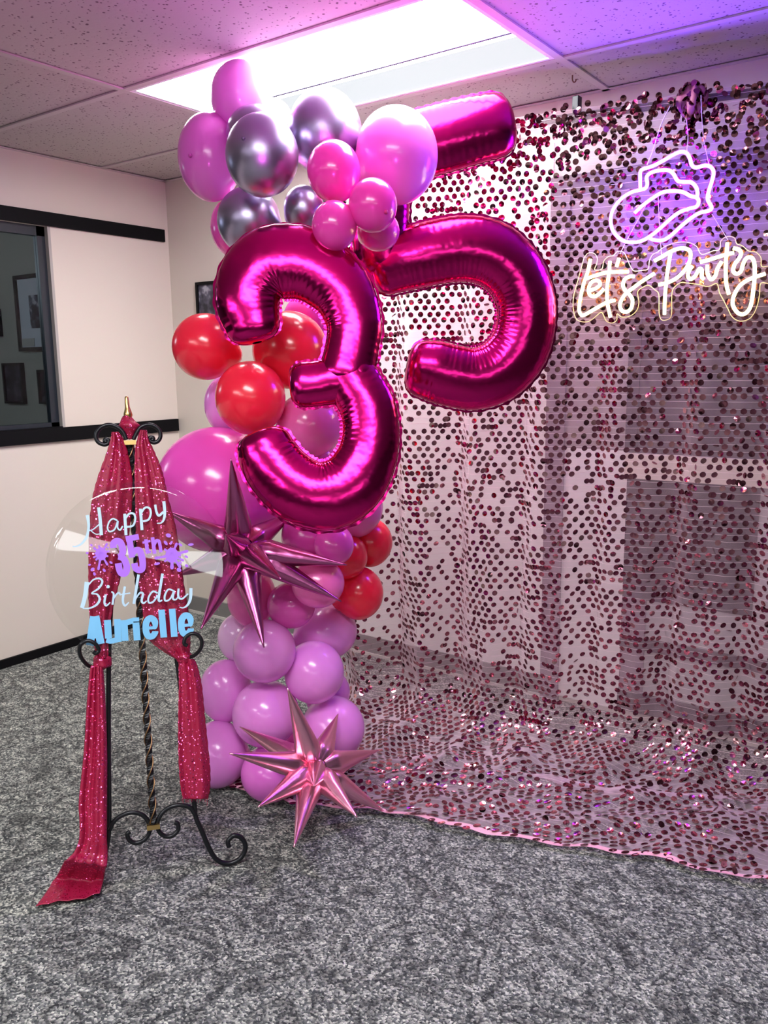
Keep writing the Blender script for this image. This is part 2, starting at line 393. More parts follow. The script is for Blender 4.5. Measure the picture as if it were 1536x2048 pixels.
# ceiling lights
def troffer(i, j, label):
    x0, x1 = GX[i] + 0.014, GX[i+1] - 0.014; y1, y0 = GY[j] - 0.014, GY[j+1] + 0.014
    t = empty('ceiling_light', ((x0+x1)/2, (y0+y1)/2, ZC), label, 'ceiling light', 'lit ceiling light panels')
    mb = MB(); z = ZC + 0.002; e = 0.012
    mb.box((x0, y0, z), (x1, y0+e, z+0.05)); mb.box((x0, y1-e, z), (x1, y1, z+0.05)); mb.box((x0, y0+e, z), (x0+e, y1-e, z+0.05)); mb.box((x1-e, y0+e, z), (x1, y1-e, z+0.05))
    mb.box((x0, y0, z + 0.05), (x1, y1, z + 0.06))
    mb.build('light_frame', M['housing'], t)
    ys = y1 - 0.228
    # curved lens, divider bar and the reflector strip, its bounced light given as weak glow
    V = []; F = []
    for k in range(9):
        a = k / 8; yy = y0 + e + (ys - 0.006 - y0 - e) * a; zz = z + 0.030 - 0.018 * math.sin(PI * a)
        V += [(x0 + e, yy, zz), (x1 - e, yy, zz)]
    F = [(2*k, 2*k+2, 2*k+3, 2*k+1) for k in range(8)]
    mesh_obj('lens', V, F, M['lens'], t)
    box('divider', (x0 + e, ys - 0.006, z + 0.007), (x1 - e, ys + 0.004, z + 0.032), M['divider'], t)
    mesh_obj('lens', [(x0+e, ys+0.004, z+0.028), (x1-e, ys+0.004, z+0.028), (x0+e, ys+0.10, z+0.036), (x1-e, ys+0.10, z+0.036)], [(0, 2, 3, 1)], M['lens'], t)
    mesh_obj('reflector', [(x0+e, ys+0.10, z+0.036), (x1-e, ys+0.10, z+0.036), (x0+e, y1-e, z+0.004), (x1-e, y1-e, z+0.004)], [(0, 2, 3, 1)], M['strip_glow'], t)
troffer(1, 1, 'lit ceiling light panel above the pink balloons')
ASSUMED = {(2, 4): 'assumed lit ceiling light panel straight above the camera', (1, 7): 'assumed lit ceiling light panel behind the camera near the left wall window',
       (2, 9): 'assumed lit ceiling light panel far behind the camera', (4, 11): 'assumed lit ceiling light panel farthest behind the camera toward the added glow strip'}
for (i, j) in sorted(LIGHTS - {(1, 1)}): troffer(i, j, ASSUMED[(i, j)])  # unseen panels, assumed behind the view to light the scene

# back wall behind the curtain: white panel at the left, window bay with dark trims at the right
box('white_panel', (-2.35, YB - 0.006, 0.012), (-1.285, YB, 1.98), M['white_panel'], wb)
w2 = empty('window_2', (-1.25, YB, 0)); w2['kind'] = 'structure'
box('casing', (-1.285, YB - 0.02, 0.0), (-1.215, YB, 1.84), M['casing'], w2)
box('casing', (-1.285, YB - 0.022, 1.80), (XR, YB, 1.865), M['mauve_dark'], w2)
box('pane', (-1.215, YB - 0.008, 0.95), (-0.995, YB, 1.80), M['glass_grey'], w2)
box('pane', (-0.995, YB - 0.008, 1.45), (XR, YB, 1.80), M['glass_grey'], w2)
box('mullion', (-0.995, YB - 0.016, 0.95), (-0.955, YB, 1.45), M['mauve_dark'], w2)
box('dark_panel', (-0.955, YB - 0.010, 0.945), (XR, YB, 1.45), M['mauve_dark'], w2)
box('sill', (-0.985, YB - 0.04, 0.862), (XR, YB, 0.945), M['sill_cream'], w2)
box('lower_panel', (-1.215, YB - 0.008, 0.02), (-0.985, YB, 0.95), M['white_panel'], w2)
box('dark_panel', (-0.985, YB - 0.010, 0.44), (-0.56, YB, 0.862), M['mauve_dark'], w2)
box('lower_panel', (-0.985, YB - 0.006, 0.10), (XR, YB, 0.44), M['panel_grey'], w2)
box('lower_panel', (-0.56, YB - 0.006, 0.44), (XR, YB, 0.862), M['panel_grey'], w2)
box('casing', (-0.985, YB - 0.012, 0.1), (-0.90, YB, 0.44), M['casing'], w2)
box('rail', (-0.985, YB - 0.02, 0.262), (XR, YB, 0.302), M['mauve_dark'], w2)
struct('t', box('baseboard_right', (-0.985, YB - 0.022, 0.03), (XR, YB, 0.10), M['mauve_dark']))

# assumed glowing strip, added high in the far right-hand wall for sign glare
glow_strip = empty('added_glow_strip', (XR, -2.5, 1.72)); glow_strip['kind'] = 'structure'
for k in range(4):
    y0 = -3.9 + k * 0.68
    box('pane', (XR - 0.012, y0, 1.74), (XR - 0.004, y0 + 0.665, 1.97), M['glare_glow'], glow_strip)  # glowing panel of the added strip, not a known window
    box('window_frame', (XR - 0.02, y0 + 0.665, 1.72), (XR, y0 + 0.68, 1.99), M['housing'], glow_strip)  # divider of the added strip
# framed pictures
def picture(px_tl, px_tr, px_bl, px_br, y, label, inner, card=False, thick=0.025):
    P = [at_y(*p, y) for p in (px_tl, px_tr, px_br, px_bl)]
    x0 = (P[0][0] + P[3][0]) / 2; x1 = (P[1][0] + P[2][0]) / 2; z1 = (P[0][2] + P[1][2]) / 2; z0 = (P[2][2] + P[3][2]) / 2
    t = empty('framed_picture', ((x0 + x1) / 2, y, z0), label, 'picture', 'framed pictures on the walls')
    fw = 0.022 if inner else 0.014
    mb = MB(); mb.box((x0, y - thick, z0), (x1, y, z0 + fw)); mb.box((x0, y - thick, z1 - fw), (x1, y, z1)); mb.box((x0, y - thick, z0 + fw), (x0 + fw, y, z1 - fw)); mb.box((x1 - fw, y - thick, z0 + fw), (x1, y, z1 - fw))
    mb.build('frame', M['frame_black'], t)
    if inner:
        box('mat_board', (x0 + fw, y - 0.012, z0 + fw), (x1 - fw, y, z1 - fw), M['mat_board'], t)
        W, H = x1 - x0, z1 - z0
        box('photo', (x0 + 0.22 * W, y - 0.014, z0 + 0.30 * H), (x1 - 0.18 * W, y - 0.012, z1 - 0.27 * H), M['print'], t)
        if card: box('caption_card', (x0 + fw + 0.005, y - 0.016, z0 + fw + 0.004), (x0 + 0.26 * W, y - 0.012, z0 + 0.17 * H), M['jamb'], t)
    else:
        box('photo', (x0 + fw, y - 0.012, z0 + fw), (x1 - fw, y, z1 - fw), M['print_dark'], t)
    return t
yw = YB - 0.021
picture((31, 553), (150, 538), (47, 703), (168, 699), yw, 'large framed photo with pale mat seen through the dark window', True, True)
picture((9, 726), (48, 726), (18, 807), (55, 807), yw, 'small dark framed picture below and left of the pale matted photo', False)
picture((79, 740), (128, 739), (87, 808), (136, 808), yw, 'small dark framed picture beside the window frame under the matted photo', False)
picture((-60, 640), (0, 600), (-60, 676), (7, 673), yw, 'dark picture cut by the left edge behind window glass', False)
pt = picture((395, 566), (470, 558), (401, 642), (476, 645), YB, 'black framed monochrome picture on the back wall behind the foil number three', False, thick=0.02)
for c in pt.children:
    if c.name.startswith('photo'): c.data.materials[0] = M['print']

# ------------------------------------------------------------------ sequin curtain
X0, X1, ZR = -1.93, 0.06, 1.985
def yplane(x): return 2.46 + 0.18 * (x + 1.2)
HX = [-1.93, -1.69, -1.383, -1.237, -0.951, -0.64, -0.33, 0.25]; HY = [1.60, 1.60, 1.66, 1.735, 1.815, 1.895, 2.005, 2.2]
def hemw(x): return 0.016 * math.sin(8.3 * x + 0.4) + 0.011 * math.sin(19 * x + 1.0) + 0.006 * math.sin(41 * x)
def bez(t, a, b, c): return (1-t)**2 * a + 2*t*(1-t) * b + t*t * c
ZV = 0.17
NT = 40
def curtain_pt(x, v):
    """point of the cloth at width x and length v below the rod"""
    yp = yplane(x); hem = np.interp(x, HX, HY) + hemw(x)
    Lv = ZR - ZV
    lf = np.clip((x + 1.15) / -0.6, 0, 1)            # more folds toward the left edge
    fold = (0.014 + 0.028 * lf) * math.sin(2*PI*x/0.23 + 0.6 + 0.5*math.sin(2.2*v)) + 0.008 * math.sin(2*PI*x/0.117 + 1.3*v) + 0.012 * math.sin(2*PI*x/0.62 + 0.8)
    amp = np.clip(v / 0.9, 0.12, 1.0) + 0.4 * np.clip((v - 1.1) / 0.6, 0, 1)
    if v <= Lv:
        return np.array([x, yp - fold * amp - 0.015 * max(0, v) , ZR - v])
    a = (yp - 0.02, ZV); b = (yp - 0.04, 0.02); c = (hem + 0.34, 0.022)
    ts = _BZ[0]; 
    ys = bez(ts, a[0], b[0], c[0]); zs = bez(ts, a[1], b[1], c[1])
    L = np.concatenate([[0], np.cumsum(np.hypot(np.diff(ys), np.diff(zs)))])
    q = v - Lv
    if q <= L[-1]:
        t = np.interp(q, L, ts); y = bez(t, a[0], b[0], c[0]); z = bez(t, a[1], b[1], c[1])
        fd = fold * 1.4 * (1 - 0.5 * t)
        wr = 0.016 * t * (math.sin(9*x + 14*q) + 0.6 * math.sin(23*x - 19*q + 1))
        return np.array([x + 0.10 * lf * t, y - fd * (1 - t) , max(0.012, z + wr + fd * 0.8 * t)])
    q -= L[-1]; y = c[0] - q
    wr = 0.014 * (1 + math.sin(17*x + 40*q)) * 0.6 + 0.016 * max(0, math.sin(7*x + 26*q + 1.2)) ** 2 + 0.012 * max(0, math.sin(31*x - 22*q))
    e = np.clip(1 - q / 0.34, 0, 1)
    z = 0.010 + (0.022 + wr - 0.010) * (0.25 + 0.75 * e) 
    return np.array([x + 0.10 * lf + 0.012 * math.sin(30*q), y + 0.010 * math.sin(21*x) , z])
_BZ = [np.linspace(0, 1, NT)]
def vlen(x):
    yp = yplane(x); hem = np.interp(x, HX, HY) + hemw(x); ts = _BZ[0]
    ys = bez(ts, yp - 0.02, yp - 0.04, hem + 0.34); zs = bez(ts, ZV, 0.02, 0.022)
    return (ZR - ZV) + np.sum(np.hypot(np.diff(ys), np.diff(zs))) + 0.34
NU, NVV = 150, 150
xs = np.linspace(X0, X1, NU)
VL = np.array([vlen(x) for x in xs])
G = np.array([[curtain_pt(x, -0.004 + (VL[i] + 0.004) * k / (NVV - 1)) for k in range(NVV)] for i, x in enumerate(xs)])
cur = empty('sequin_curtain', (-0.9, 2.5, 0.0), 'sheer pink backdrop curtain covered with rose mirror sequins', 'curtain')
faces = [(i*NVV+k, (i+1)*NVV+k, (i+1)*NVV+k+1, i*NVV+k+1) for i in range(NU-1) for k in range(NVV-1)]
mesh_obj('mesh_cloth', G.reshape(-1, 3), faces, M['sheer'], cur)
# vectorised lookup on the grid: x, length v -> point, normal
def lookup(x, v):
    u = np.clip((x - X0) / (X1 - X0) * (NU - 1), 0, NU - 1.001); L = np.interp(x, xs, VL)
    t = np.clip((v + 0.004) / (L + 0.004) * (NVV - 1), 0, NVV - 1.001)
    i = u.astype(int); k = t.astype(int); a = (u - i)[:, None]; b = (t - k)[:, None]
    P00, P10, P01, P11 = G[i, k], G[i+1, k], G[i, k+1], G[i+1, k+1]
    P = (1-a)*(1-b)*P00 + a*(1-b)*P10 + (1-a)*b*P01 + a*b*P11
    du = (1-b)*(P10-P00) + b*(P11-P01); dv = (1-a)*(P01-P00) + a*(P11-P10)
    n = np.cross(dv, du); n /= np.linalg.norm(n, axis=1)[:, None]
    du /= np.linalg.norm(du, axis=1)[:, None]; dv /= np.linalg.norm(dv, axis=1)[:, None]
    return P, n, du, dv
DU, DV = 0.0265, 0.0205
LM = VL.max(); sx = []; svv = []
for r in range(int(LM / DV) + 2):
    v0 = -0.006 + r * DV
    n = int((X1 - X0) / DU)
    xx = X0 + 0.012 + DU * (np.arange(n) + (0.5 if r % 2 else 0.0))
    # discs slide along their thread and bunch up in runs
    slide = rng.random() < 0.45
    jit = rng.normal(0, 0.0016, n)
    if slide:
        for _ in range(rng.integers(4, 12)):
            c = rng.integers(0, n); wd = rng.integers(2, 5); tgt = xx[c]
            s_ = slice(max(0, c - wd), min(n, c + wd)); jit[s_] += (tgt - xx[s_]) * rng.uniform(0.25, 0.6)
    topb = np.exp(-max(v0, 0) / 0.10)
    jit += rng.normal(0, 0.010 * topb, n)
    keep = (rng.random(n) > 0.05) & (v0 < np.interp(xx, xs, VL) - 0.004)
    sx.append((xx + jit)[keep]); svv.append(np.full(keep.sum(), v0) + rng.normal(0, 0.0012 + 0.012 * topb, keep.sum()))
    if topb > 0.3:      # the cloth is doubled over the rod: more discs there
        sx.append((xx + rng.normal(0, 0.012, n))[keep]); svv.append(np.full(keep.sum(), v0) + rng.normal(0, 0.013, keep.sum()))
sx = np.concatenate(sx); svv = np.concatenate(svv)
ok = (sx > X0) & (sx < X1); sx = sx[ok]; svv = svv[ok]
svv = np.maximum(svv, -0.022)
P, nrm, du, dv = lookup(sx, svv)
over = np.minimum(svv + 0.004, 0); P = P - over[:, None] * np.array([0, 0, 1.0]) * 1.0
P[:, 2] -= 0
K = len(P); RS = 0.0091
# tilt each disc: mostly leaning a little downward, some at wild angles
onfloor = np.clip((0.12 - P[:, 2]) / 0.09, 0, 1)
t1 = rng.normal(0, math.radians(4.5), K) + math.radians(13) * (1 - 1.15 * onfloor); t2 = rng.normal(0, math.radians(5), K)
wild = rng.random(K) < (1 - 0.6 * onfloor) * ((0.06 + 0.17 * np.clip((sx + 0.98) / 0.25, 0, 1)) + 0.25 * np.exp(-np.maximum(svv, 0) / 0.12))
t1[wild] += rng.normal(0, math.radians(28), wild.sum()); t2[wild] += rng.normal(0, math.radians(30), wild.sum())
d_ = dv * np.cos(t1)[:, None] - nrm * np.sin(t1)[:, None]      # tilt about the row direction
N1 = nrm * np.cos(t1)[:, None] + dv * np.sin(t1)[:, None]
u_ = du * np.cos(t2)[:, None] - N1 * np.sin(t2)[:, None]
N2 = np.cross(d_, u_); N2 /= np.linalg.norm(N2, axis=1)[:, None]
lift = 0.0012 + RS * (np.abs(np.sum(d_ * nrm, 1)) + 0.8 * np.abs(np.sum(u_ * nrm, 1)))
cen = P + nrm * lift[:, None] + d_ * RS * 0.7
cen[:, 2] = np.maximum(cen[:, 2], 0.010)
low = (cen[:, 2] - RS * np.abs(d_[:, 2])); cen[:, 2] += np.where(low < 0.003, 0.003 - low, 0)
NS = 12
ang = 2 * PI * np.arange(NS) / NS
ring = cen[:, None, :] + RS * (np.cos(ang)[None, :, None] * u_[:, None, :] + np.sin(ang)[None, :, None] * d_[:, None, :])
# slight dishing: the middle of each disc is set back
mid = cen - N2 * 0.0008
# the 300 discs that show largest, each as a piece of its own
cc = (cen - CAM) @ RM.T
pxs = FOC * cc[:, 0] / cc[:, 2] + CX; pys = FOC * cc[:, 1] / cc[:, 2] + CY
vd = (CAM - cen) / np.linalg.norm(CAM - cen, axis=1)[:, None]
area = np.abs(np.sum(vd * N2, axis=1)) / cc[:, 2] ** 2
area[(pxs < 880) | (pxs > 1525) | (pys < 190) | (pys > 2040)] = 0
big = set(np.argsort(-area)[:300].tolist())
rest = np.array([i for i in range(K) if i not in big])
def disc_geo(ids):
    V = np.concatenate([ring[ids], mid[ids][:, None, :]], axis=1).reshape(-1, 3)
    F = []
    for q in range(len(ids)):
        b = q * (NS + 1)
        F += [(b + j, b + (j + 1) % NS, b + NS) for j in range(NS)]
    return V, F
V, F = disc_geo(rest)
tag(mesh_obj('sequins', V, F, M['sequin'], cur, smooth=False), kind='stuff')
base_me = None
loc = np.concatenate([RS * np.stack([np.cos(ang), np.sin(ang), 0 * ang], 1), [[0, 0, -0.0008]]])
for i in sorted(big):
    if base_me is None:
        o = mesh_obj('sequin', loc, [(j, (j+1) % NS, NS) for j in range(NS)], M['sequin'], None, smooth=False); base_me = o.data
    else:
        o = bpy.data.objects.new('sequin', base_me); COL.objects.link(o)
    mt = Matrix(((u_[i][0], d_[i][0], -N2[i][0], cen[i][0]), (u_[i][1], d_[i][1], -N2[i][1], cen[i][1]), (u_[i][2], d_[i][2], -N2[i][2], cen[i][2]), (0, 0, 0, 1)))
    o.parent = cur; o.matrix_parent_inverse = Matrix.Translation(cur.location).inverted(); o.matrix_basis = mt
# stitching threads, one per row
mb = MB(); ux = np.linspace(X0, X1, 110)
for r in range(int(LM / DV)):
    v0 = -0.006 + r * DV
    Pt, nt_, du_, dv_ = lookup(ux, np.full(len(ux), v0)); okk = v0 < np.interp(ux, xs, VL)
    A = Pt + nt_ * 0.0012 - dv_ * 0.00035; B = Pt + nt_ * 0.0012 + dv_ * 0.00035
    V = np.concatenate([A, B]); n = len(ux)
    mb.add(V, [(j, j+1, n+j+1, n+j) for j in range(n-1) if okk[j] and okk[j+1]])
tag(mb.build('stitching', M['thread'], cur), kind='stuff')
# hem tape along the front edge on the floor
hp = np.array([G[i, -1] + np.array([0, 0.0, 0.0012]) for i in range(NU)])
hq = np.array([G[i, -2] + np.array([0, 0.0, 0.0012]) for i in range(NU)])
mesh_obj('hem', np.concatenate([hp, hq]), [(i, i+1, NU+i+1, NU+i) for i in range(NU-1)], M['hem'], cur)
# gathered knot of cloth that holds the neon signs
kc = at_y(1383, 205, 2.50); kc = at_y(1383, 205, yplane(kc[0]) - 0.045)
V = []; F = []; ns = 28; nr = 14
for a in range(nr):
    t = a / (nr - 1); zz = 0.045 - 0.12 * t; rr = 0.006 + 0.036 * math.sin(PI * min(1, t * 1.15 + 0.08)) ** 0.8 * (1 - 0.25 * t)
    for b in range(ns):
        an = 2 * PI * b / ns; q = rr * (0.85 + 0.25 * math.sin(5 * an + 4 * t) + 0.14 * math.sin(9 * an - 3 * t))
        V.append(kc + np.array([q * math.cos(an), 0.7 * q * math.sin(an), zz]))
for a in range(nr - 1):
    for b in range(ns): F.append((a*ns+b, a*ns+(b+1) % ns, (a+1)*ns+(b+1) % ns, (a+1)*ns+b))
F.append(tuple(range(ns))); F.append(tuple((nr-1)*ns+b for b in range(ns))[::-1])
kn = mesh_obj('gathered_knot', V, F, mat('bunched_pink_mesh', (0.50, 0.16, 0.27), 0.5), cur)
VV = np.array(V); ctr = kc - np.array([0, 0, 0.02]); mb = MB()
for q in range(170):
    p = VV[rng.integers(0, len(VV))]; n_ = p - ctr; n_[2] *= 0.3; n_ /= np.linalg.norm(n_) + 1e-9; n_ = n_ + rng.normal(0, 0.35, 3); n_ /= np.linalg.norm(n_)
    a_ = np.cross(n_, [0, 0, 1.0]); a_ /= np.linalg.norm(a_) + 1e-9; b_ = np.cross(n_, a_)
    c_ = p + n_ * 0.003
    mb.add([c_ + RS * (math.cos(t) * a_ + math.sin(t) * b_) for t in ang], [tuple(range(NS))])
tag(mb.build('sequins', M['sequin'], kn), kind='stuff')

# stand that carries the curtain
st = empty('backdrop_stand', (X0, yplane(X0) + 0.02, 0), 'black metal stand and crossbar carrying the sequin curtain', 'stand')
mb = MB(); mb.tube([(X0 - 0.05, yplane(X0 - 0.05) + 0.018, ZR - 0.012), (X1 + 0.05, yplane(X1 + 0.05) + 0.018, ZR - 0.012)], 0.012, 12)
mb.build('crossbar', M['iron'], st, True)
bp = at_y(1154, 206, yplane(-1.05) + 0.02)
for x in (X0 - 0.03, X1 + 0.03):
    mb = MB(); mb.tube([(x, yplane(x) + 0.018, 0.0), (x, yplane(x) + 0.018, ZR + 0.03)], 0.014, 12); mb.build('post', M['iron'], st, True)
    mb = MB()
    for a in range(3):
        an = 2 * PI * a / 3 + 0.4; mb.tube([(x, yplane(x) + 0.018, 0.30), (x + (0.045 if x < -1 else 0.13) * math.cos(an), yplane(x) + 0.018 + 0.02 * math.sin(an), 0.012)], 0.008, 8)
    mb.build('tripod_foot', M['iron'], st, True)
box('clamp', (bp[0] - 0.010, bp[1] - 0.014, ZR - 0.03), (bp[0] + 0.010, bp[1] + 0.014, bp[2] + 0.018), M['iron'], st, 0.002)

# ------------------------------------------------------------------ balloons of the column
AX = np.array([-1.66, 1.82])
BAL = [
('lilac',(-1.821,1.826,2.006),0.0872,0.0971,'lilac balloon topmost of the column against the lit ceiling panel'),
('lilac',(-1.760,1.888,1.945),0.0577,0.0606,'small lilac balloon washed out under the ceiling light at the top'),
('orchid',(-1.897,1.767,1.843),0.0925,0.1228,'orchid balloon at the far left of the top cluster'),
('chrome',(-1.728,1.790,1.884),0.0863,0.0752,'chrome purple balloon half hidden behind the front chrome one'),
('chrome',(-1.600,1.672,1.787),0.0950,0.1041,'front chrome purple balloon in the middle of the top cluster'),
('chrome',(-1.566,1.886,1.881),0.1037,0.1161,'tall chrome purple balloon at the top beside the ceiling light'),
('chrome',(-1.752,1.770,1.652),0.0908,0.0936,'chrome balloon resting on the top left of the foil three'),
('chrome',(-1.600,1.830,1.675),0.0570,0.0640,'small dark chrome balloon wedged above the foil three'),
('hot',(-1.434,1.761,1.740),0.0697,0.0775,'hot pink balloon highest of the small front cluster'),
('orchid',(-1.375,1.957,1.805),0.1140,0.1276,'large orchid balloon in front of the bar of the foil five'),
('hot',(-1.299,1.746,1.639),0.0611,0.0661,'hot pink balloon with dark nipple over the stem of the five'),
('hot',(-1.379,1.691,1.592),0.0565,0.0615,'hot pink balloon lowest left of the small front cluster'),
('hot',(-1.347,1.833,1.593),0.0564,0.0524,'hot pink balloon tucked under the one with the dark nipple'),
('hotlight',(-1.888,1.861,1.659),0.0843,0.0934,'bright pink balloon peeking out left under a chrome balloon'),
('hotlight',(-1.700,1.940,1.367),0.0719,0.0929,'pink balloon seen through the upper opening of the foil three'),
('red',(-1.823,1.649,1.303),0.0951,0.0937,'red balloon sticking out furthest left beside the back wall'),
('red',(-1.640,1.800,1.291),0.1074,0.1102,'red balloon behind the upper opening of the foil three'),
('red',(-1.650,1.646,1.161),0.0968,0.1009,'red balloon in front under the leftmost red one'),
('lilac',(-1.854,1.755,1.134),0.0720,0.0900,'lilac balloon partly hidden behind the lower front red one'),
('pink',(-1.590,1.820,1.080),0.1001,0.0930,'pink balloon filling the lower opening of the foil three'),
('pink',(-1.665,1.898,0.957),0.1003,0.0943,'pink balloon low behind the lower opening of the foil three'),
('hotlight',(-1.834,1.675,0.888),0.1800,0.1860,'giant bright pink balloon behind the easel and plum starburst'),
('pink',(-1.512,1.915,0.831),0.0893,0.0923,'pink balloon showing below right under the foil three'),
('hotlight',(-1.560,1.769,0.763),0.0808,0.0779,'bright pink balloon directly below the foil three'),
('hotlight',(-1.439,1.734,0.758),0.0554,0.0581,'small bright pink balloon beside the upper red pair'),
('red',(-1.524,2.005,0.706),0.0743,0.0774,'red balloon topmost of the right red group by the curtain'),
('red',(-1.512,1.872,0.690),0.0682,0.0682,'red balloon in the middle of the right red group'),
('red',(-1.509,1.928,0.564),0.0776,0.0822,'red balloon lowest of the right red group by the curtain'),
('pinkbright',(-1.491,1.723,0.644),0.0747,0.0704,'candy pink balloon right behind a tip of the plum starburst'),
('magenta',(-1.594,1.721,0.563),0.0697,0.0683,'magenta balloon left below the candy pink one'),
('pink',(-1.741,1.710,0.565),0.0749,0.0899,'pink balloon behind the lower points of the plum starburst'),
('lilacpale',(-1.809,1.722,0.424),0.0710,0.0771,'pale lilac balloon at the left edge of the lower column'),
('lilac',(-1.623,1.635,0.443),0.0903,0.0903,'lilac balloon touched by the lowest tip of the plum starburst'),
('lilac',(-1.613,1.892,0.434),0.0995,0.0871,'lilac balloon right behind under the lowest red one'),
('lilac',(-1.544,1.756,0.358),0.0884,0.0928,'round lilac balloon in front at the right of the lower column'),
('lilac',(-1.813,1.654,0.271),0.0810,0.0978,'lilac balloon at the left beside the hanging red scarf'),
('lilac',(-1.633,1.920,0.218),0.0719,0.0767,'lilac balloon mostly hidden behind the round front one'),
('lilac',(-1.641,1.649,0.243),0.0984,0.0984,'large lilac balloon in the middle above the pink starburst'),
('lilac',(-1.526,1.814,0.165),0.0970,0.0970,'lilac balloon right behind the pink starburst by the curtain'),
('lilac',(-1.786,1.585,0.100),0.0962,0.0992,'lilac balloon on the carpet behind the red scarf tail'),
('magenta',(-1.649,1.804,0.070),0.0656,0.0656,'magenta balloon low in shade behind the pink starburst'),
('orchid',(-1.597,1.614,0.082),0.0857,0.0799,'orchid balloon on the carpet left of the pink starburst'),
]
def make_balloon(color, c, rx, rz, label):
    c = np.array(c); inward = np.array([AX[0] - c[0], AX[1] - c[1], 0.0])
    if np.linalg.norm(inward) < 0.05: inward = np.array([-0.4, 1.0, 0.0])
    inward[2] = -0.35 * np.linalg.norm(inward); inward /= np.linalg.norm(inward)
    seg, rin = 40, 26; V = []; F = []
    wob = rng.normal(0, 0.004, 3)
    for a in range(rin + 1):
        th = PI * a / rin
        for b in range(seg):
            ph = 2 * PI * b / seg
            d = np.array([math.sin(th) * math.cos(ph), math.sin(th) * math.sin(ph), math.cos(th)])
            k = d @ inward
            g = 1.0 - 0.05 * max(0, k) ** 2 + (0.16 * max(0, (k - 0.86) / 0.14) ** 2 if k > 0.86 else 0)
            V.append(d * np.array([rx, rx, rz]) * g)
    for a in range(rin):
        for b in range(seg): F.append((a*seg+b, (a+1)*seg+b, (a+1)*seg+(b+1) % seg, a*seg+(b+1) % seg))
    me = bpy.data.meshes.new('balloon'); me.from_pydata([tuple(v) for v in V], [], F); me.materials.append(LAT[color])
    bm = bmesh.new(); bm.from_mesh(me); bmesh.ops.remove_doubles(bm, verts=bm.verts, dist=1e-5); bm.to_mesh(me); bm.free()
    me.polygons.foreach_set('use_smooth', [True] * len(me.polygons))
    o = bpy.data.objects.new('balloon', me); COL.objects.link(o); o.location = c
    return tag(o, label, 'balloon', 'latex balloons of the column')
bobs = [make_balloon(*b) for b in BAL]
def nipple(o, px, py, m):
    c = np.array(o.location); r = ray(px, py); oc = CAM - c; R = np.array([max(v.co.x for v in o.data.vertices), max(v.co.x for v in o.data.vertices), max(v.co.z for v in o.data.vertices)])
    A = np.sum((r / R) ** 2); B = 2 * np.sum(oc * r / R ** 2); Cc = np.sum((oc / R) ** 2) - 1
    disc = B * B - 4 * A * Cc
    if disc < 0: return
    p = CAM + r * ((-B - math.sqrt(disc)) / (2 * A)); n = (p - c) / R ** 2; n /= np.linalg.norm(n)
    mb = MB(); mb.tube([p - n * 0.002, p + n * 0.002, p + n * 0.0045, p + n * 0.0055], [0.006, 0.005, 0.0035, 0.001], 10)
    mb.build('nipple', m, o, True)
nipple(bobs[10], 772, 424, mat('dark_pink_latex', (0.62, 0.02, 0.2), 0.35))
nipple(bobs[2], 380, 311, mat('dark_orchid_latex', (0.6, 0.08, 0.45), 0.35))
nipple(bobs[4], 487, 277, mat('dark_chrome_latex', (0.2, 0.16, 0.26), 0.4, 0.8))

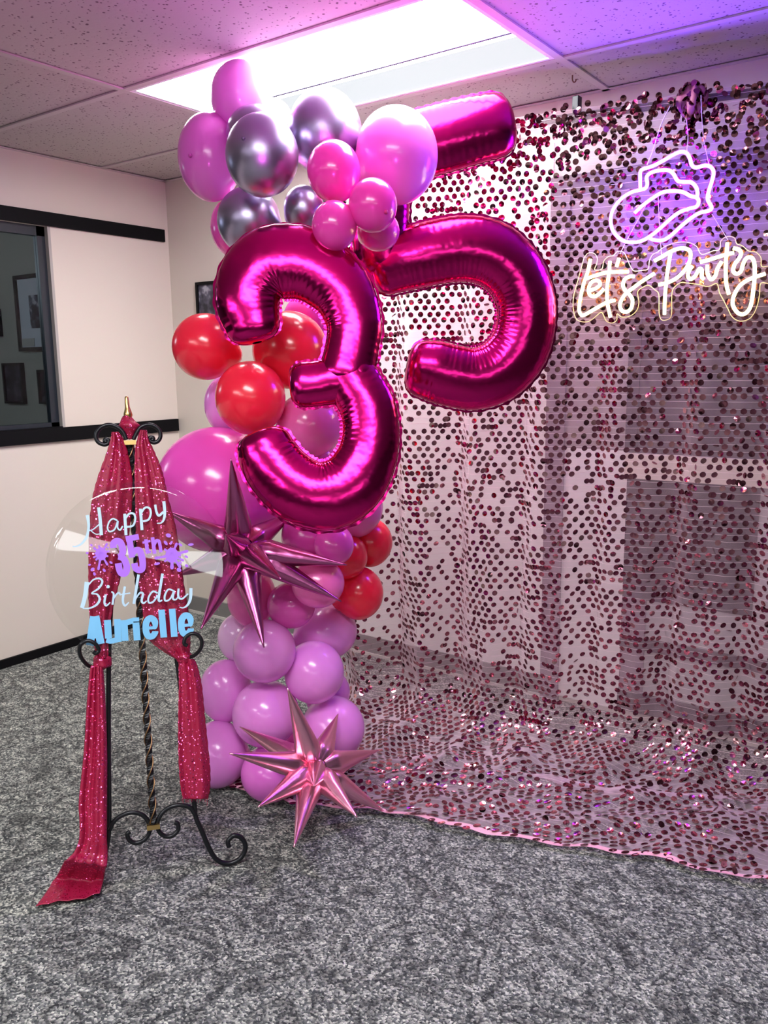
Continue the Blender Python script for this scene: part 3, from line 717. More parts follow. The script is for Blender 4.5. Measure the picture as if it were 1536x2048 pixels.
# ------------------------------------------------------------------ foil number balloons
def foil_number(name, label, strokes, O, n, depth_ratio=0.66, seed=1):
    """strokes: lists of (px, py, half width px); swept as puffed tubes with a crimped seam"""
    n = n / np.linalg.norm(n); r_ = np.random.default_rng(seed)
    root = empty(name, tuple(O), label, 'balloon', 'foil number balloons')
    parts = []
    body = MB(); seam = MB()
    for st_ in strokes:
        S = np.array([[*at_pl(x, y, O, n), 0] for x, y, h in st_])
        for i, (x, y, h) in enumerate(st_): S[i, 3] = h * dep(S[i, :3]) / FOC
        C = catmull(S, 26)
        P = C[:, :3]; W = C[:, 3]
        # even spacing
        L = np.concatenate([[0], np.cumsum(np.linalg.norm(np.diff(P, axis=0), axis=1))]); k = int(L[-1] / 0.0045)
        s = np.linspace(0, L[-1], k); P = np.stack([np.interp(s, L, P[:, q]) for q in range(3)], 1); W = np.interp(s, L, W)
        T0 = (P[1] - P[0]) / np.linalg.norm(P[1] - P[0]); T1 = (P[-1] - P[-2]) / np.linalg.norm(P[-1] - P[-2])
        ca = np.linspace(PI/2, 0, 15)[:-1]
        pre = np.array([P[0] - T0 * W[0] * 0.62 * math.sin(a) for a in ca]); pw = np.array([W[0] * max(0.02, math.cos(a)) ** 0.62 for a in ca])
        post = np.array([P[-1] + T1 * W[-1] * 0.62 * math.sin(a) for a in ca[::-1]]); qw = np.array([W[-1] * max(0.02, math.cos(a)) ** 0.62 for a in ca[::-1]])
        P = np.vstack([pre, P, post]); W = np.concatenate([pw, W, qw]); W = np.convolve(np.pad(W, 2, 'edge'), np.ones(5) / 5, 'valid')
        s = np.concatenate([[0], np.cumsum(np.linalg.norm(np.diff(P, axis=0), axis=1))])
        T = np.gradient(P, axis=0); T /= np.linalg.norm(T, axis=1)[:, None]
        Bn = np.cross(T, n)          # in plane
        kap = np.gradient(T, axis=0); kap = np.sum(kap * Bn, axis=1) / np.maximum(np.gradient(s), 1e-6); kap = np.convolve(kap, np.ones(9) / 9, 'same')
        K_ = len(P); NQ = 40
        ph1 = np.cumsum(r_.normal(1.0, 0.35, K_).clip(0.3, 2)) * 0.0046
        pk = np.abs(np.sin(PI * ph1 / 0.020)) ; pk2 = np.sin(2 * PI * ph1 / 0.073)
        capf = np.clip(np.minimum(np.arange(K_), K_ - 1 - np.arange(K_)) / 14.0, 0.15, 1)
        b0 = len(body.v)
        for i in range(K_):
            for j in range(NQ):
                a = 2 * PI * j / NQ; c_, s_ = math.cos(a), math.sin(a)
                inner = max(0.0, c_ * np.sign(kap[i] + 1e-9)) if abs(kap[i]) > 0.8 else abs(c_) * 0.5
                edge = abs(c_) ** 3
                pu = 1 - (0.032 * inner ** 2 + 0.024 * edge) * pk[i] * capf[i] - 0.012 * pk2[i] * edge
                dz = depth_ratio * W[i] * abs(s_) ** 0.85 * np.sign(s_)
                body.v.append(tuple(P[i] + Bn[i] * (W[i] * c_ * (0.99 - 0.015 * pk[i] * edge)) + n * dz * pu - n * 0))
        for i in range(K_ - 1):
            for j in range(NQ):
                j2 = (j + 1) % NQ; body.f.append((b0+i*NQ+j, b0+(i+1)*NQ+j, b0+(i+1)*NQ+j2, b0+i*NQ+j2)); body.m.append(0)
        # crimped seam fin round the outline
        loop = [P[i] + Bn[i] * W[i] * 0.985 for i in range(K_)] + [P[i] - Bn[i] * W[i] * 0.985 for i in range(K_ - 1, -1, -1)]
        outd = [Bn[i] for i in range(K_)] + [-Bn[i] for i in range(K_ - 1, -1, -1)]
        nl = len(loop); v_ = []; 
        for i in range(nl):
            zz = 0.0005 * math.sin(i * 1.7) ; e = 0.0065 + 0.0016 * math.sin(i * 1.1)
            tdir = T[0] if False else 0
            v_ += [loop[i] + n * 0.0008, loop[i] + outd[i] * e + n * zz]
        seam.add(v_, [(2*i, 2*i+2, 2*i+3, 2*i+1) for i in range(nl - 1)])
    body.build('foil_body', M['foil'], root, True)
    so = seam.build('seam', M['foil'], root, True)
    return root
n_cam = -np.array([RM[2][0], RM[2][1], 0.0]); n_cam /= np.linalg.norm(n_cam)
O3 = at_d(620, 760, 2.115)
n3 = n_cam + np.array([0, 0, 0.25])
foil_number('number_three', 'magenta foil number three balloon in front of the balloon column', [
    [(506,652,56),(498,618,64),(497,585,68),(512,552,73),(540,530,77),(577,524,77),(614,530,75),(652,552,70),(688,590,63),(708,645,57),(704,695,55),(694,745,58)],
    [(608,770,47),(645,766,47),(685,757,52),(715,750,54)],
    [(694,742,56),(712,772,56),(735,815,57),(742,865,58),(733,918,62),(704,966,68),(664,990,71),(625,990,70),(588,972,68),(556,942,65),(537,912,62),(530,895,58)],
], O3, n3, 0.62, 3)
O5 = at_d(940, 560, 2.47)
n5 = n_cam + np.array([0.10, -0.05, 0.02])
foil_number('number_five', 'magenta foil number five balloon hanging before the sequin curtain', [
    [(990,252,64),(940,264,66),(880,280,67),(820,296,66),(790,304,60)],
    [(772,290,52),(768,360,54),(764,430,56),(762,490,58),(768,520,56)],
    [(772,535,56),(812,520,62),(868,506,64),(930,498,66),(985,510,66),(1028,548,63),(1050,600,61),(1051,650,61),(1036,700,62),(1000,740,63),(952,758,63),(905,752,63),(868,742,62),(848,738,58)],
], O5, n5, 0.62, 5)
# ribbons/tape are not visible; the numbers lean on the column

# ------------------------------------------------------------------ starburst balloons
def starburst(name, label, cpx, d0, tips, L, rbase, material, seed):
    r_ = np.random.default_rng(seed); c = at_d(*cpx, d0)
    root = empty(name, tuple(c), label, 'balloon', 'foil starburst balloons')
    for (tx, ty, sgn, ln, back) in tips:
        p = at_d(tx, ty, d0); lat = p - c; l = np.linalg.norm(lat); Lk = L * ln
        if l < Lk: 
            # slide the tip along its own sight line until the spike has its full length
            rr = ray(tx, ty); lo, hi = 0.0, 0.6
            for _ in range(40):
                mdl = (lo + hi) / 2
                if np.linalg.norm(at_d(tx, ty, d0 + sgn * mdl) - c) < Lk: lo = mdl
                else: hi = mdl
            p = at_d(tx, ty, d0 + sgn * lo)
        ax = p - c; ln_ = np.linalg.norm(ax); ax /= ln_
        up = np.array([0, 0, 1.0]) if abs(ax[2]) < 0.9 else np.array([1.0, 0, 0])
        u = np.cross(ax, up); u /= np.linalg.norm(u); v_ = np.cross(ax, u)
        V = []; F = []; nr, ns = 22, 24; ph0 = r_.uniform(0, 6)
        for i in range(nr):
            t = i / (nr - 1); dist = 0.10 * ln_ + 0.90 * ln_ * t
            prof = rbase * (min(1, 0.45 + 3.2 * t)) * (1 - t) ** 0.88 if t > 0 else rbase * 0.45
            prof = max(prof, 0.0032) if i < nr - 1 else 0.0015
            for j in range(ns):
                a = 2 * PI * j / ns
                fl = 1 + 0.10 * (1 - t) * abs(math.cos(1.5 * a + ph0)) + 0.06 * (t < 0.3) * math.sin(7 * a + ph0) - 0.10 * (1 - t) * (1 if abs(((a + ph0) % (2*PI/3)) - PI/3) < 0.15 else 0)
                V.append(c + ax * dist + prof * fl * (math.cos(a) * u + math.sin(a) * v_))
        for i in range(nr - 1):
            for j in range(ns): F.append((i*ns+j, i*ns+(j+1) % ns, (i+1)*ns+(j+1) % ns, (i+1)*ns+j))
        F.append(tuple((nr-1)*ns+j for j in range(ns)))
        mesh_obj('spike', V, F, material, root)
    V = []; F = []
    for a in range(9):
        for b in range(14):
            th, ph = PI * a / 8, 2 * PI * b / 14
            V.append(c + 0.75 * rbase * (1 + 0.08 * math.sin(3 * ph)) * np.array([math.sin(th) * math.cos(ph), math.sin(th) * math.sin(ph), math.cos(th)]))
    for a in range(8):
        for b in range(14): F.append((a*14+b, (a+1)*14+b, (a+1)*14+(b+1) % 14, a*14+(b+1) % 14))
    mesh_obj('core', V, F, material, root)
    return root
starburst('starburst_balloon', 'plum foil starburst balloon left of the foil three', (482, 1098), 2.235, [
    (462,918,-1,1.0,0),(334,1022,1,0.8,0),(352,1152,1,0.8,0),(592,1022,1,1.0,0),(694,1130,1,1.0,0),(683,1203,-1,1.05,0),(528,1295,-1,1.0,0),(402,1258,-1,1.0,0),(452,1070,-1,0.62,0),(562,1158,-1,0.85,0)],
    0.285, 0.041, M['star_dark'], 4)
starburst('starburst_balloon', 'light pink foil starburst balloon on the floor by the curtain hem', (630, 1538), 2.22, [
    (575,1376,-1,1.0,0),(676,1428,1,0.9,0),(758,1500,1,1.0,0),(480,1454,1,1.0,0),(459,1507,-1,1.0,0),(516,1614,-1,0.95,0),(588,1694,-1,1.0,0),(714,1634,-1,0.8,0),(767,1622,1,1.0,0),(628,1572,-1,0.55,0)],
    0.26, 0.039, M['star_pink'], 8)

# ------------------------------------------------------------------ easel, sash and acrylic sign
E_ = ray(6300, 735); E_[2] = 0; E_ /= np.linalg.norm(E_); BK = np.array([-E_[1], E_[0], 0.0])
OE = at_z(457, 1728, 0.007)
UPL = np.array([0, 0, 1.0]) + math.tan(math.radians(10)) * BK
NE = np.cross(E_, UPL); NE /= np.linalg.norm(NE)
if NE @ (CAM - OE) < 0: NE = -NE
def pe(x, y, off=0.0):
    return at_pl(x, y, OE + NE * off, NE)
def crop(pts, s, ox, oy): return [(ox + p[0] / s, oy + p[1] / s, *p[2:]) for p in pts]
def etube(name, pts, r, parent, m, off=0.0, per=8, n=10):
    P = catmull([pe(p[0], p[1], off) for p in pts], per)
    rr = r
    mb = MB(); mb.tube(P, rr, n); return mb.build(name, m, parent, True)
apex = pe(257, 885)
easel = empty('easel', (float(apex[0]), float(apex[1]), 0.0), 'black wrought iron tripod easel draped with a crimson scarf', 'easel')
IR = 0.0062
etube('leg', [(253,884),(238,1010),(226,1150),(218,1300),(217,1480),(218,1640),(214,1690),(203,1722),(186,1733),(172,1722),(170,1704),(182,1694),(192,1702)], IR, easel, M['iron'])
etube('leg', [(262,884),(288,1010),(322,1170),(352,1310),(371,1460),(388,1600),(391,1632),(404,1663),(418,1696),(434,1720),(457,1727),(480,1717),(491,1696),(484,1677),(468,1671),(456,1682),(458,1694)], IR, easel, M['iron'])
rf = at_z(301, 1572, 0.008)
a0 = apex - NE * 0.012
rl = [a0 + (rf + np.array([0, 0, 0.07]) - a0) * t for t in np.linspace(0, 1, 8)]
dirh = np.array([rf[0] - a0[0], rf[1] - a0[1], 0]); dirh /= np.linalg.norm(dirh)
for k in range(1, 12):
    an = PI + k * 0.5
    rl.append(rf + dirh * (0.026 + 0.026 * math.cos(an)) + np.array([0, 0, 0.034 + 0.030 * math.sin(an)]) + np.array([0, 0, 0.002]))
mb = MB(); mb.tube(catmull(rl, 4), IR * 0.95, 10); mb.build('leg', M['iron'], easel, True)
# twisted centre bar with bronze edges
pa, pb = pe(259, 890, 0.006), pe(307, 1648, 0.006); nb = 160; V = []; F = []
ax = (pb - pa) / np.linalg.norm(pb - pa); uu = np.cross(ax, NE); uu /= np.linalg.norm(uu); vv = np.cross(ax, uu)
hel = [[], []]
for i in range(nb):
    t = i / (nb - 1); p = pa + (pb - pa) * t; an = t * 2 * PI * 9
    for j in range(4):
        a = an + j * PI / 2; V.append(p + 0.0085 * (math.cos(a) * uu + math.sin(a) * vv))
    for q in range(2):
        a = an + q * PI; hel[q].append(p + 0.0084 * (math.cos(a) * uu + math.sin(a) * vv))
for i in range(nb - 1):
    for j in range(4): F.append((i*4+j, i*4+(j+1) % 4, (i+1)*4+(j+1) % 4, (i+1)*4+j))
tb = mesh_obj('twisted_bar', V, F, M['iron'], easel, False)
mb = MB(); mb.tube(hel[0], 0.0018, 6); mb.tube(hel[1], 0.0018, 6); mb.build('bronze_edge', M['bronze'], tb, True)
# top scrolls, clasp and finial
z7 = lambda pts: crop(pts, 8.533, 170, 780)
etube('top_scroll', z7([(705,850),(660,740),(590,660),(480,605),(380,597),(270,640),(198,730),(192,830),(240,900),(330,932),(398,905),(398,855),(355,838),(336,868),(362,884)]), [0.0065]*1 and 0.0052, easel, M['iron'], 0.012)
etube('top_scroll', z7([(825,850),(895,705),(960,630),(1070,592),(1180,612),(1268,690),(1288,790),(1250,868),(1180,897),(1112,870),(1105,818),(1148,808),(1166,838),(1140,856)]), 0.0052, easel, M['iron'], 0.012)
def slab(name, pts, off, th, m, parent):
    F0 = [pe(x, y, off) for x, y in pts]; B0 = [p - NE * th for p in F0]; n = len(pts)
    return mesh_obj(name, F0 + B0, [tuple(range(n)), tuple(range(2*n-1, n-1, -1))] + [(i, n+i, n+(i+1) % n, (i+1) % n) for i in range(n)], m, parent, False)
slab('clasp', z7([(658,862),(870,855),(872,928),(680,935)]), 0.022, 0.02, M['brass'], easel)
crop7 = lambda pts: crop(pts, 3.072, 50, 1240)
slab('clasp', crop7([(748,1268),(828,1256),(830,1284),(750,1296)]), 0.018, 0.024, M['brass'], easel)
fa, fb = pe(253, 793, 0.0), pe(256.5, 834, 0.0)
mb = MB(); fx = [0, 0.06, 0.3, 0.5, 0.62, 0.8, 0.92, 1.0, 1.3, 2.0]; fr_ = [0.0035, 0.0048, 0.0055, 0.0058, 0.0072, 0.0100, 0.0108, 0.009, 0.006, 0.006]
mb.tube([fa + (fb - fa) * t for t in fx], fr_, 12); mb.build('finial', M['brass'], easel, True)
# bottom scrolls
etube('bottom_scroll', crop7([(520,1290),(545,1240),(590,1203),(660,1182),(725,1200),(765,1255),(762,1310),(730,1352),(680,1370),(640,1350),(628,1315),(645,1300)]), 0.0056, easel, M['iron'], 0.004)
etube('bottom_scroll', crop7([(1045,1195),(1010,1150),(935,1138),(860,1168),(815,1235),(822,1295),(860,1328),(905,1325),(940,1290),(938,1252),(918,1244)]), 0.0056, easel, M['iron'], 0.004)
# sign hooks
def hook(pts, offs):
    P = catmull([pe(x, y, o) for (x, y), o in zip(pts, offs)], 8); mb = MB(); mb.tube(P, 0.0048, 10); mb.build('hook', M['iron'], easel, True)
hk = crop7([(500,278),(410,288),(360,252),(335,200),(342,152),(385,127),(430,145),(455,182),(436,205),(418,193)])
hook([h[:2] for h in hk], [0.0, 0.012, 0.03, 0.045, 0.052, 0.052, 0.052, 0.05, 0.05, 0.05])
hk = crop7([(938,262),(975,236),(1035,220),(1078,178),(1086,130),(1062,92),(1020,85),(985,110),(978,145),(998,158)])
hook([h[:2] for h in hk], [0.0, 0.012, 0.03, 0.045, 0.052, 0.052, 0.052, 0.05, 0.05, 0.05])

# sash
sash = empty('glitter_scarf', (float(apex[0]), float(apex[1]), 0.0), 'crimson glitter scarf knotted and hanging over the black easel', 'scarf')
def loft(name, rows, off, folds, amp, cols=26, per=7, ph=0.0, pointer=None, seed=0):
    """rows: (y, xl, xr) on the easel plane, cloth with soft vertical folds"""
    R_ = catmull(np.array(rows, float), per); V = []; F = []; n = len(R_)
    for i, (y, xl, xr) in enumerate(R_):
        t = i / (n - 1)
        for k in range(cols):
            s = k / (cols - 1)
            o = off + amp * (0.6 * math.sin(2*PI*(folds*s + ph + 0.15*t)) + 0.4 * math.sin(2*PI*(folds*1.9*s + 0.3 + ph - 0.2*t)))
            rag = 1.2 * math.sin(i * 2.1 + seed) * (k in (0, cols - 1))
            V.append(pe(xl + (xr - xl) * s + rag * 0.5, y, o + 0.010 * math.sin(PI * s)))
    for i in range(n - 1):
        for k in range(cols - 1): F.append((i*cols+k, i*cols+k+1, (i+1)*cols+k+1, (i+1)*cols+k))
    o_ = mesh_obj(name, V, F, M['sash'], sash); d = o_.modifiers.new('thick', 'SOLIDIFY'); d.thickness = 0.0016; return o_
loft('drape', [(864,224,236),(880,221,247),(909,212,256),(956,195,264),(1000,184,264),(1050,179,260),(1118,177,250),(1167,177,238),(1216,178,226),(1260,183,219),(1300,190,217),(1316,193,217)], 0.018, 1.6, 0.007, ph=0.1)
loft('drape', [(860,281,292),(881,274,297),(897,270,305),(932,269,320),(960,269,328),(1001,270,337),(1050,271,350),(1118,274,361),(1167,278,367),(1216,284,375),(1255,291,379),(1281,299,380),(1300,322,379),(1318,350,377)], 0.018, 2.0, 0.007, ph=0.45)
def lump(name, cx, cy, rx, ry, off, rd, bumps, seed):
    V = []; F = []; r_ = random.Random(seed); q = r_.uniform(0, 6)
    for a in range(17):
        th = PI * a / 16
        for b in range(24):
            ph = 2 * PI * b / 24; g = 1 + 0.10 * math.sin(bumps * ph + q + 2 * math.cos(th)) + 0.07 * math.sin(3 * th * 2 + q)
            V.append(pe(cx + rx * g * math.sin(th) * math.cos(ph), cy + ry * g * math.cos(th), off) + NE * (rd * g * math.sin(th) * math.sin(ph)))
    for a in range(16):
        for b in range(24): F.append((a*24+b, (a+1)*24+b, (a+1)*24+(b+1) % 24, a*24+(b+1) % 24))
    return mesh_obj(name, V, F, M['sash'], sash)
# top knot: diamond wrap over the apex
rows = [(832,246,262),(842,241,270),(851,237,281),(860,242,276),(868,249,269),(878,254,264)]
R_ = catmull(np.array(rows, float), 6); V = []; F = []; cols = 24
for i, (y, xl, xr) in enumerate(R_):
    for k in range(cols):
        a = 2 * PI * k / cols; hw = (xr - xl) / 2; g = 1 + 0.05 * math.sin(4 * a + i * 0.5)
        V.append(pe((xl + xr) / 2 + hw * g * math.cos(a), y + 1.0 * math.sin(3 * a), 0.0) + NE * (hw * 0.00125 * 0.85 * g * math.sin(a)))
n = len(R_)
for i in range(n - 1):
    for k in range(cols): F.append((i*cols+k, i*cols+(k+1) % cols, (i+1)*cols+(k+1) % cols, (i+1)*cols+k))
F.append(tuple(range(cols))); F.append(tuple((n-1)*cols+k for k in range(cols))[::-1])
mesh_obj('knot', V, F, M['sash'], sash)
lump('knot', 205, 1323, 18, 15, 0.012, 0.024, 4, 3)
lump('knot', 366, 1313, 17, 13, 0.012, 0.022, 4, 5)
# left tail, reaching the carpet
rowsP = []
for (y, xl, xr) in [(1330,184,206),(1340,181,206),(1403,175,210),(1500,169,213),(1598,159,213),(1640,160,213),(1676,159,213)]:
    o__ = 0.016 + 0.014 * max(0, (y - 1560) / 116); rowsP.append((pe(xl, y, o__), pe(xr, y, o__ + 0.006)))
rowsP.append((pe(148, 1704, 0.034), pe(215, 1706, 0.034))); rowsP.append((pe(130, 1723, 0.042), pe(213, 1734, 0.044)))
for (a, b) in [((112,1757),(208,1764)),((92,1788),(203,1784)),((72,1815),(200,1794))]:
    rowsP.append((at_z(*a, 0.008), at_z(*b, 0.010)))
A = catmull([r[0] for r in rowsP], 8); B = catmull([r[1] for r in rowsP], 8); V = []; F = []; cols = 28; n = len(A)
for i in range(n):
    t = i / (n - 1)
    nd_ = NE if t < 0.72 else np.array([0, 0, 1.0])
    for k in range(cols):
        s = k / (cols - 1); sh = 1 if t < 0.72 else 0.45
        fo = sh * (0.010 * max(0, math.sin(PI * np.clip((s - 0.35 - 0.45 * t) / 0.5, 0, 1))) + 0.004 * math.sin(9 * s + 5 * t) + 0.003 * math.sin(23*s))
        p = A[i] + (B[i] - A[i]) * s + nd_ * (fo + 0.004)
        p[2] = max(p[2], 0.006); V.append(p)
for i in range(n - 1):
    for k in range(cols - 1): F.append((i*cols+k, i*cols+k+1, (i+1)*cols+k+1, (i+1)*cols+k))
o_ = mesh_obj('tail', V, F, M['sash'], sash); d = o_.modifiers.new('thick', 'SOLIDIFY'); d.thickness = 0.0016
loft('tail', [(1318,358,388),(1335,357,395),(1370,357.5,403),(1420,356.5,408),(1468,356,413),(1533,357.5,419.5),(1575,361,419.5),(1598,366,415)], 0.018, 1.3, 0.008, ph=0.2, seed=2)
mb = MB()
for q in range(16):
    x = 364 + q * 3.4 + random.uniform(-1, 1); mb.tube([pe(x, 1594, 0.018), pe(x + random.uniform(-1.5, 1.5), 1600 + random.uniform(2, 14 if q in (14, 15, 1) else 6), 0.018)], 0.0007, 4)
tag(mb.build('fringe', M['sash'], sash), kind='stuff')

# round clear acrylic sign with vinyl lettering
SOFF = 0.040
sc_ = pe(281, 1139, SOFF); rad = 177 * dep(sc_) / FOC
sign = empty('acrylic_sign', tuple(sc_), 'round clear acrylic birthday sign standing on the easel hooks', 'sign')
uE = np.cross(UPL / np.linalg.norm(UPL), NE); uE /= np.linalg.norm(uE); vE = UPL / np.linalg.norm(UPL)
V = []; F = []; nr, ns = 12, 72
def bend(a, b):   # faint warp of the thin sheet
    # a slight twist and bow, as thin sheets take when they lean on two hooks
    k = 0.25 * math.exp(-(a / 0.5) ** 2); b0 = 0.20 - 0.22 * a
    s0 = 0.018 + 0.025 * a
    return -rad * (0.25 * k * (b - b0) ** 2 + s0 * b)
for side in (0.0015, -0.0015):
    for i in range(nr + 1):
        for j in range(ns):
            a = i / nr * math.cos(2*PI*j/ns); b = i / nr * math.sin(2*PI*j/ns)
            V.append(sc_ + rad * (a * uE + b * vE) + NE * (side + bend(a, b)))
q = (nr + 1) * ns
for i in range(nr):
    for j in range(ns):
        j2 = (j + 1) % ns
        F.append((i*ns+j, (i+1)*ns+j, (i+1)*ns+j2, i*ns+j2)); F.append((q+i*ns+j, q+i*ns+j2, q+(i+1)*ns+j2, q+(i+1)*ns+j))
for j in range(ns): F.append((nr*ns+j, q+nr*ns+j, q+nr*ns+(j+1) % ns, nr*ns+(j+1) % ns))
mesh_obj('acrylic_disc', V, F, M['acrylic'], sign)
def sp_(x, y, off=0.0035):
    p = pe(x, y, SOFF); a = (p - sc_) @ uE / rad; b = (p - sc_) @ vE / rad
    return p + NE * (off + bend(a, b))
def ribbon(mb, pts, wd, s, ox, oy, per=7, th=0.0008, rnd=False):
    """flat vinyl stroke; pts in a crop's coordinates, wd its width(s) there"""
    P = np.array(pts, float); wd = np.full(len(P), wd) if np.isscalar(wd) else np.array(wd, float)
    Q = catmull(np.column_stack([P, wd]), per) if len(P) > 2 else np.column_stack([P, wd])
    xy, W = Q[:, :2], Q[:, 2]; T = np.gradient(xy, axis=0); T /= np.linalg.norm(T, axis=1)[:, None] + 1e-9
    Nn = np.column_stack([-T[:, 1], T[:, 0]]); A = xy + Nn * W[:, None] / 2; B = xy - Nn * W[:, None] / 2
    n = len(xy); V = [sp_(ox + p[0] / s, oy + p[1] / s) for p in A] + [sp_(ox + p[0] / s, oy + p[1] / s) for p in B]
    V2 = [v - NE * th for v in V]
    mb.add(V + V2, [(i, i+1, n+i+1, n+i) for i in range(n-1)] + [(2*n+i, 3*n+i, 3*n+i+1, 2*n+i+1) for i in range(n-1)] + [(i, 2*n+i, 2*n+i+1, i+1) for i in range(n-1)] + [(n+i, n+i+1, 3*n+i+1, 3*n+i) for i in range(n-1)] + [(0, n, 3*n, 2*n), (n-1, 3*n-1, 4*n-1, 2*n-1)])
def blob(mb, cx, cy, rx, ry, s, ox, oy, rot=0.0, n=18):
    V = []
    for i in range(n):
        a = 2 * PI * i / n; dx, dy = rx * math.cos(a), ry * math.sin(a)
        V.append(sp_(ox + (cx + dx * math.cos(rot) - dy * math.sin(rot)) / s, oy + (cy + dx * math.sin(rot) + dy * math.cos(rot)) / s))
    mb.add(V + [v - NE * 0.0008 for v in V], [tuple(range(n)), tuple(range(2*n-1, n-1, -1))])
def word(name, m, strokes, s, ox, oy, dots=()):
    for st_ in strokes:
        mb = MB()
        for pts, wd in st_: ribbon(mb, pts, wd, s, ox, oy)
        for d in dots:
            if d[0] is st_: blob(mb, *d[1:], s, ox, oy)
        mb.build(name, m, sign)
S6 = 5.486
H = [([(190,385),(205,480),(200,560),(175,640),(120,705),(60,730),(30,725)], [36,30,28,26,20,14,10]), ([(315,300),(330,420),(345,605)], 36), ([(195,552),(240,550),(300,505),(335,470)], 13), ([(215,545),(280,592),(330,592)], 10)]
a1 = [([(520,445),(470,425),(430,460),(412,525),(435,565),(490,540),(525,450),(522,520),(550,548),(578,505)], 17)]
p1 = [([(600,370),(615,605)], 32), ([(602,430),(650,370),(700,372),(716,430),(690,500),(620,515)], 22)]
p2 = [([(772,315),(790,550)], 32), ([(775,372),(822,305),(872,310),(886,370),(860,435),(800,452)], 22)]
y1 = [([(935,270),(948,345),(975,390),(1025,350)], 26), ([(1030,232),(1040,350),(1030,430),(1000,470),(955,475)], [34,32,26,16,10])]
word('letter', M['vinyl_blue'], [H, a1, p1, p2, y1], S6, 140, 960)
n3_ = [([(478,745),(476,700),(505,672),(548,680),(572,730),(578,790),(562,830),(530,842)], [74,74,72,74,76,74,70,60]), ([(530,842),(585,860),(612,910),(625,975),(605,1022),(562,1020),(540,975),(530,912)], [60,72,74,74,72,72,74,76])]
n5_ = [([(612,648),(755,622)], 62), ([(650,632),(680,850)], 68), ([(684,835),(718,775),(762,775),(788,840),(798,920),(790,975),(755,988),(718,965),(706,912)], [30,62,70,72,72,70,68,70,72])]
t_ = [([(832,650),(852,805)], 40), ([(795,688),(882,668)], 24), ([(840,796),(888,788)], 26)]
h_ = [([(905,628),(928,808)], 40), ([(918,720),(945,668),(975,672),(988,720),(998,792)], 36)]
word('numeral', M['vinyl_purple'], [n3_, n5_, t_, h_], S6, 140, 960)
def splat(cx, cy, r, rays, drops):
    mb = MB(); blob(mb, cx, cy, r, r * 1.15, S6, 140, 960, 0, 26)
    for an, ln, wd in rays:
        a = math.radians(an); c, s = math.cos(a), math.sin(a)
        ribbon(mb, [(cx, cy), (cx + c * ln * 0.6, cy + s * ln * 0.6), (cx + c * ln, cy + s * ln)], [wd * 1.6, wd * 0.8, wd], S6, 140, 960)
        blob(mb, cx + c * ln, cy + s * ln, wd * 0.62, wd * 0.5, S6, 140, 960, a, 12)
    for dx, dy, rx, ry, ro in drops: blob(mb, dx, dy, rx, ry, S6, 140, 960, ro, 14)
    mb.build('paint_splat', M['vinyl_purple'], sign)
splat(342, 810, 62, [(-60,120,26),(-105,85,22),(-140,95,26),(-175,60,24),(155,85,22),(130,80,24),(100,165,28),(60,130,26),(20,70,24),(-20,85,24)], [(248,980,24,18,-0.6),(268,1030,20,14,1.2),(375,990,22,14,0.9),(215,930,16,10,-0.2),(235,715,16,12,0.9),(450,905,20,12,0.6),(190,800,16,12,0),(415,740,12,9,0.5)])
splat(1118, 825, 72, [(-68,130,30),(-15,165,34),(-100,70,26),(-140,95,26),(170,175,32),(140,95,26),(90,130,42),(55,145,36),(25,130,28),(0,85,28)], [(1080,608,30,22,0.3),(1050,690,30,16,0.9),(1110,690,24,12,-1.0),(1325,708,32,14,-0.1),(1210,710,26,14,0.6),(955,918,34,14,-0.2),(1275,840,22,12,0.5),(1195,985,26,22,0.4),(1278,940,20,16,0.2),(1210,905,18,12,0)])
B_ = [([(187,240),(165,400),(132,525)], [52,46,44]), ([(205,272),(258,215),(325,202),(355,240),(315,310),(238,365),(298,375),(326,430),(292,490),(215,528),(140,530)], [14,16,20,24,22,14,18,26,24,16,12])]
i_ = [([(392,378),(378,465),(398,500),(442,465)], [26,24,20,12])]
r_2 = [([(455,345),(480,378),(466,490)], [14,22,24]), ([(470,445),(508,378),(540,360),(552,388)], [12,18,20,14])]
t2 = [([(602,290),(580,440),(602,500),(645,465)], [26,26,22,12]), ([(560,378),(662,362)], 14)]
h2 = [([(752,158),(700,482)], 30), ([(712,440),(765,362),(800,372),(786,445),(806,474),(842,448)], [14,20,26,24,20,12])]
d2 = [([(962,362),(908,345),(862,410),(866,468),(915,455),(962,385)], 20), ([(1015,148),(975,400),(980,450),(1012,440)], [30,28,22,14])]
a2 = [([(1140,338),(1078,322),(1040,390),(1046,446),(1098,425),(1142,335),(1128,420),(1162,432),(1185,400)], [18,18,22,20,16,18,22,16,12])]
y2 = [([(1190,312),(1188,398),(1228,424),(1295,368)], [22,24,20,16]), ([(1326,306),(1320,420),(1290,490),(1242,522),(1200,516)], [34,32,24,14,10])]
word('letter', M['vinyl_blue'], [B_, i_, r_2, t2, h2, d2, a2, y2], S6, 140, 1120, dots=[(i_, 418, 292, 19, 18)])
A3 = [([(262,618),(218,938)], 84), ([(280,615),(338,922)], 84), ([(235,838),(315,832)], 52)]
u3 = [([(410,658),(422,862)], 76), ([(398,880),(450,892),(545,872)], 58), ([(518,650),(530,902)], 74)]
r3 = [([(592,660),(606,892)], 74), ([(615,690),(690,668)], 62)]
i3 = [([(722,688),(738,886)], 76), ([(720,632),(722,676)], 76)]
def e3(dx, dy): return [([(850+dx,750+dy),(915+dx,744+dy),(933+dx,735+dy),(932+dx,680+dy),(905+dx,645+dy),(868+dx,645+dy),(838+dx,685+dy),(832+dx,745+dy),(838+dx,800+dy),(862+dx,838+dy),(905+dx,838+dy),(934+dx,800+dy),(936+dx,782+dy)], [34,34,50,70,70,70,72,72,72,72,68,66,66])]
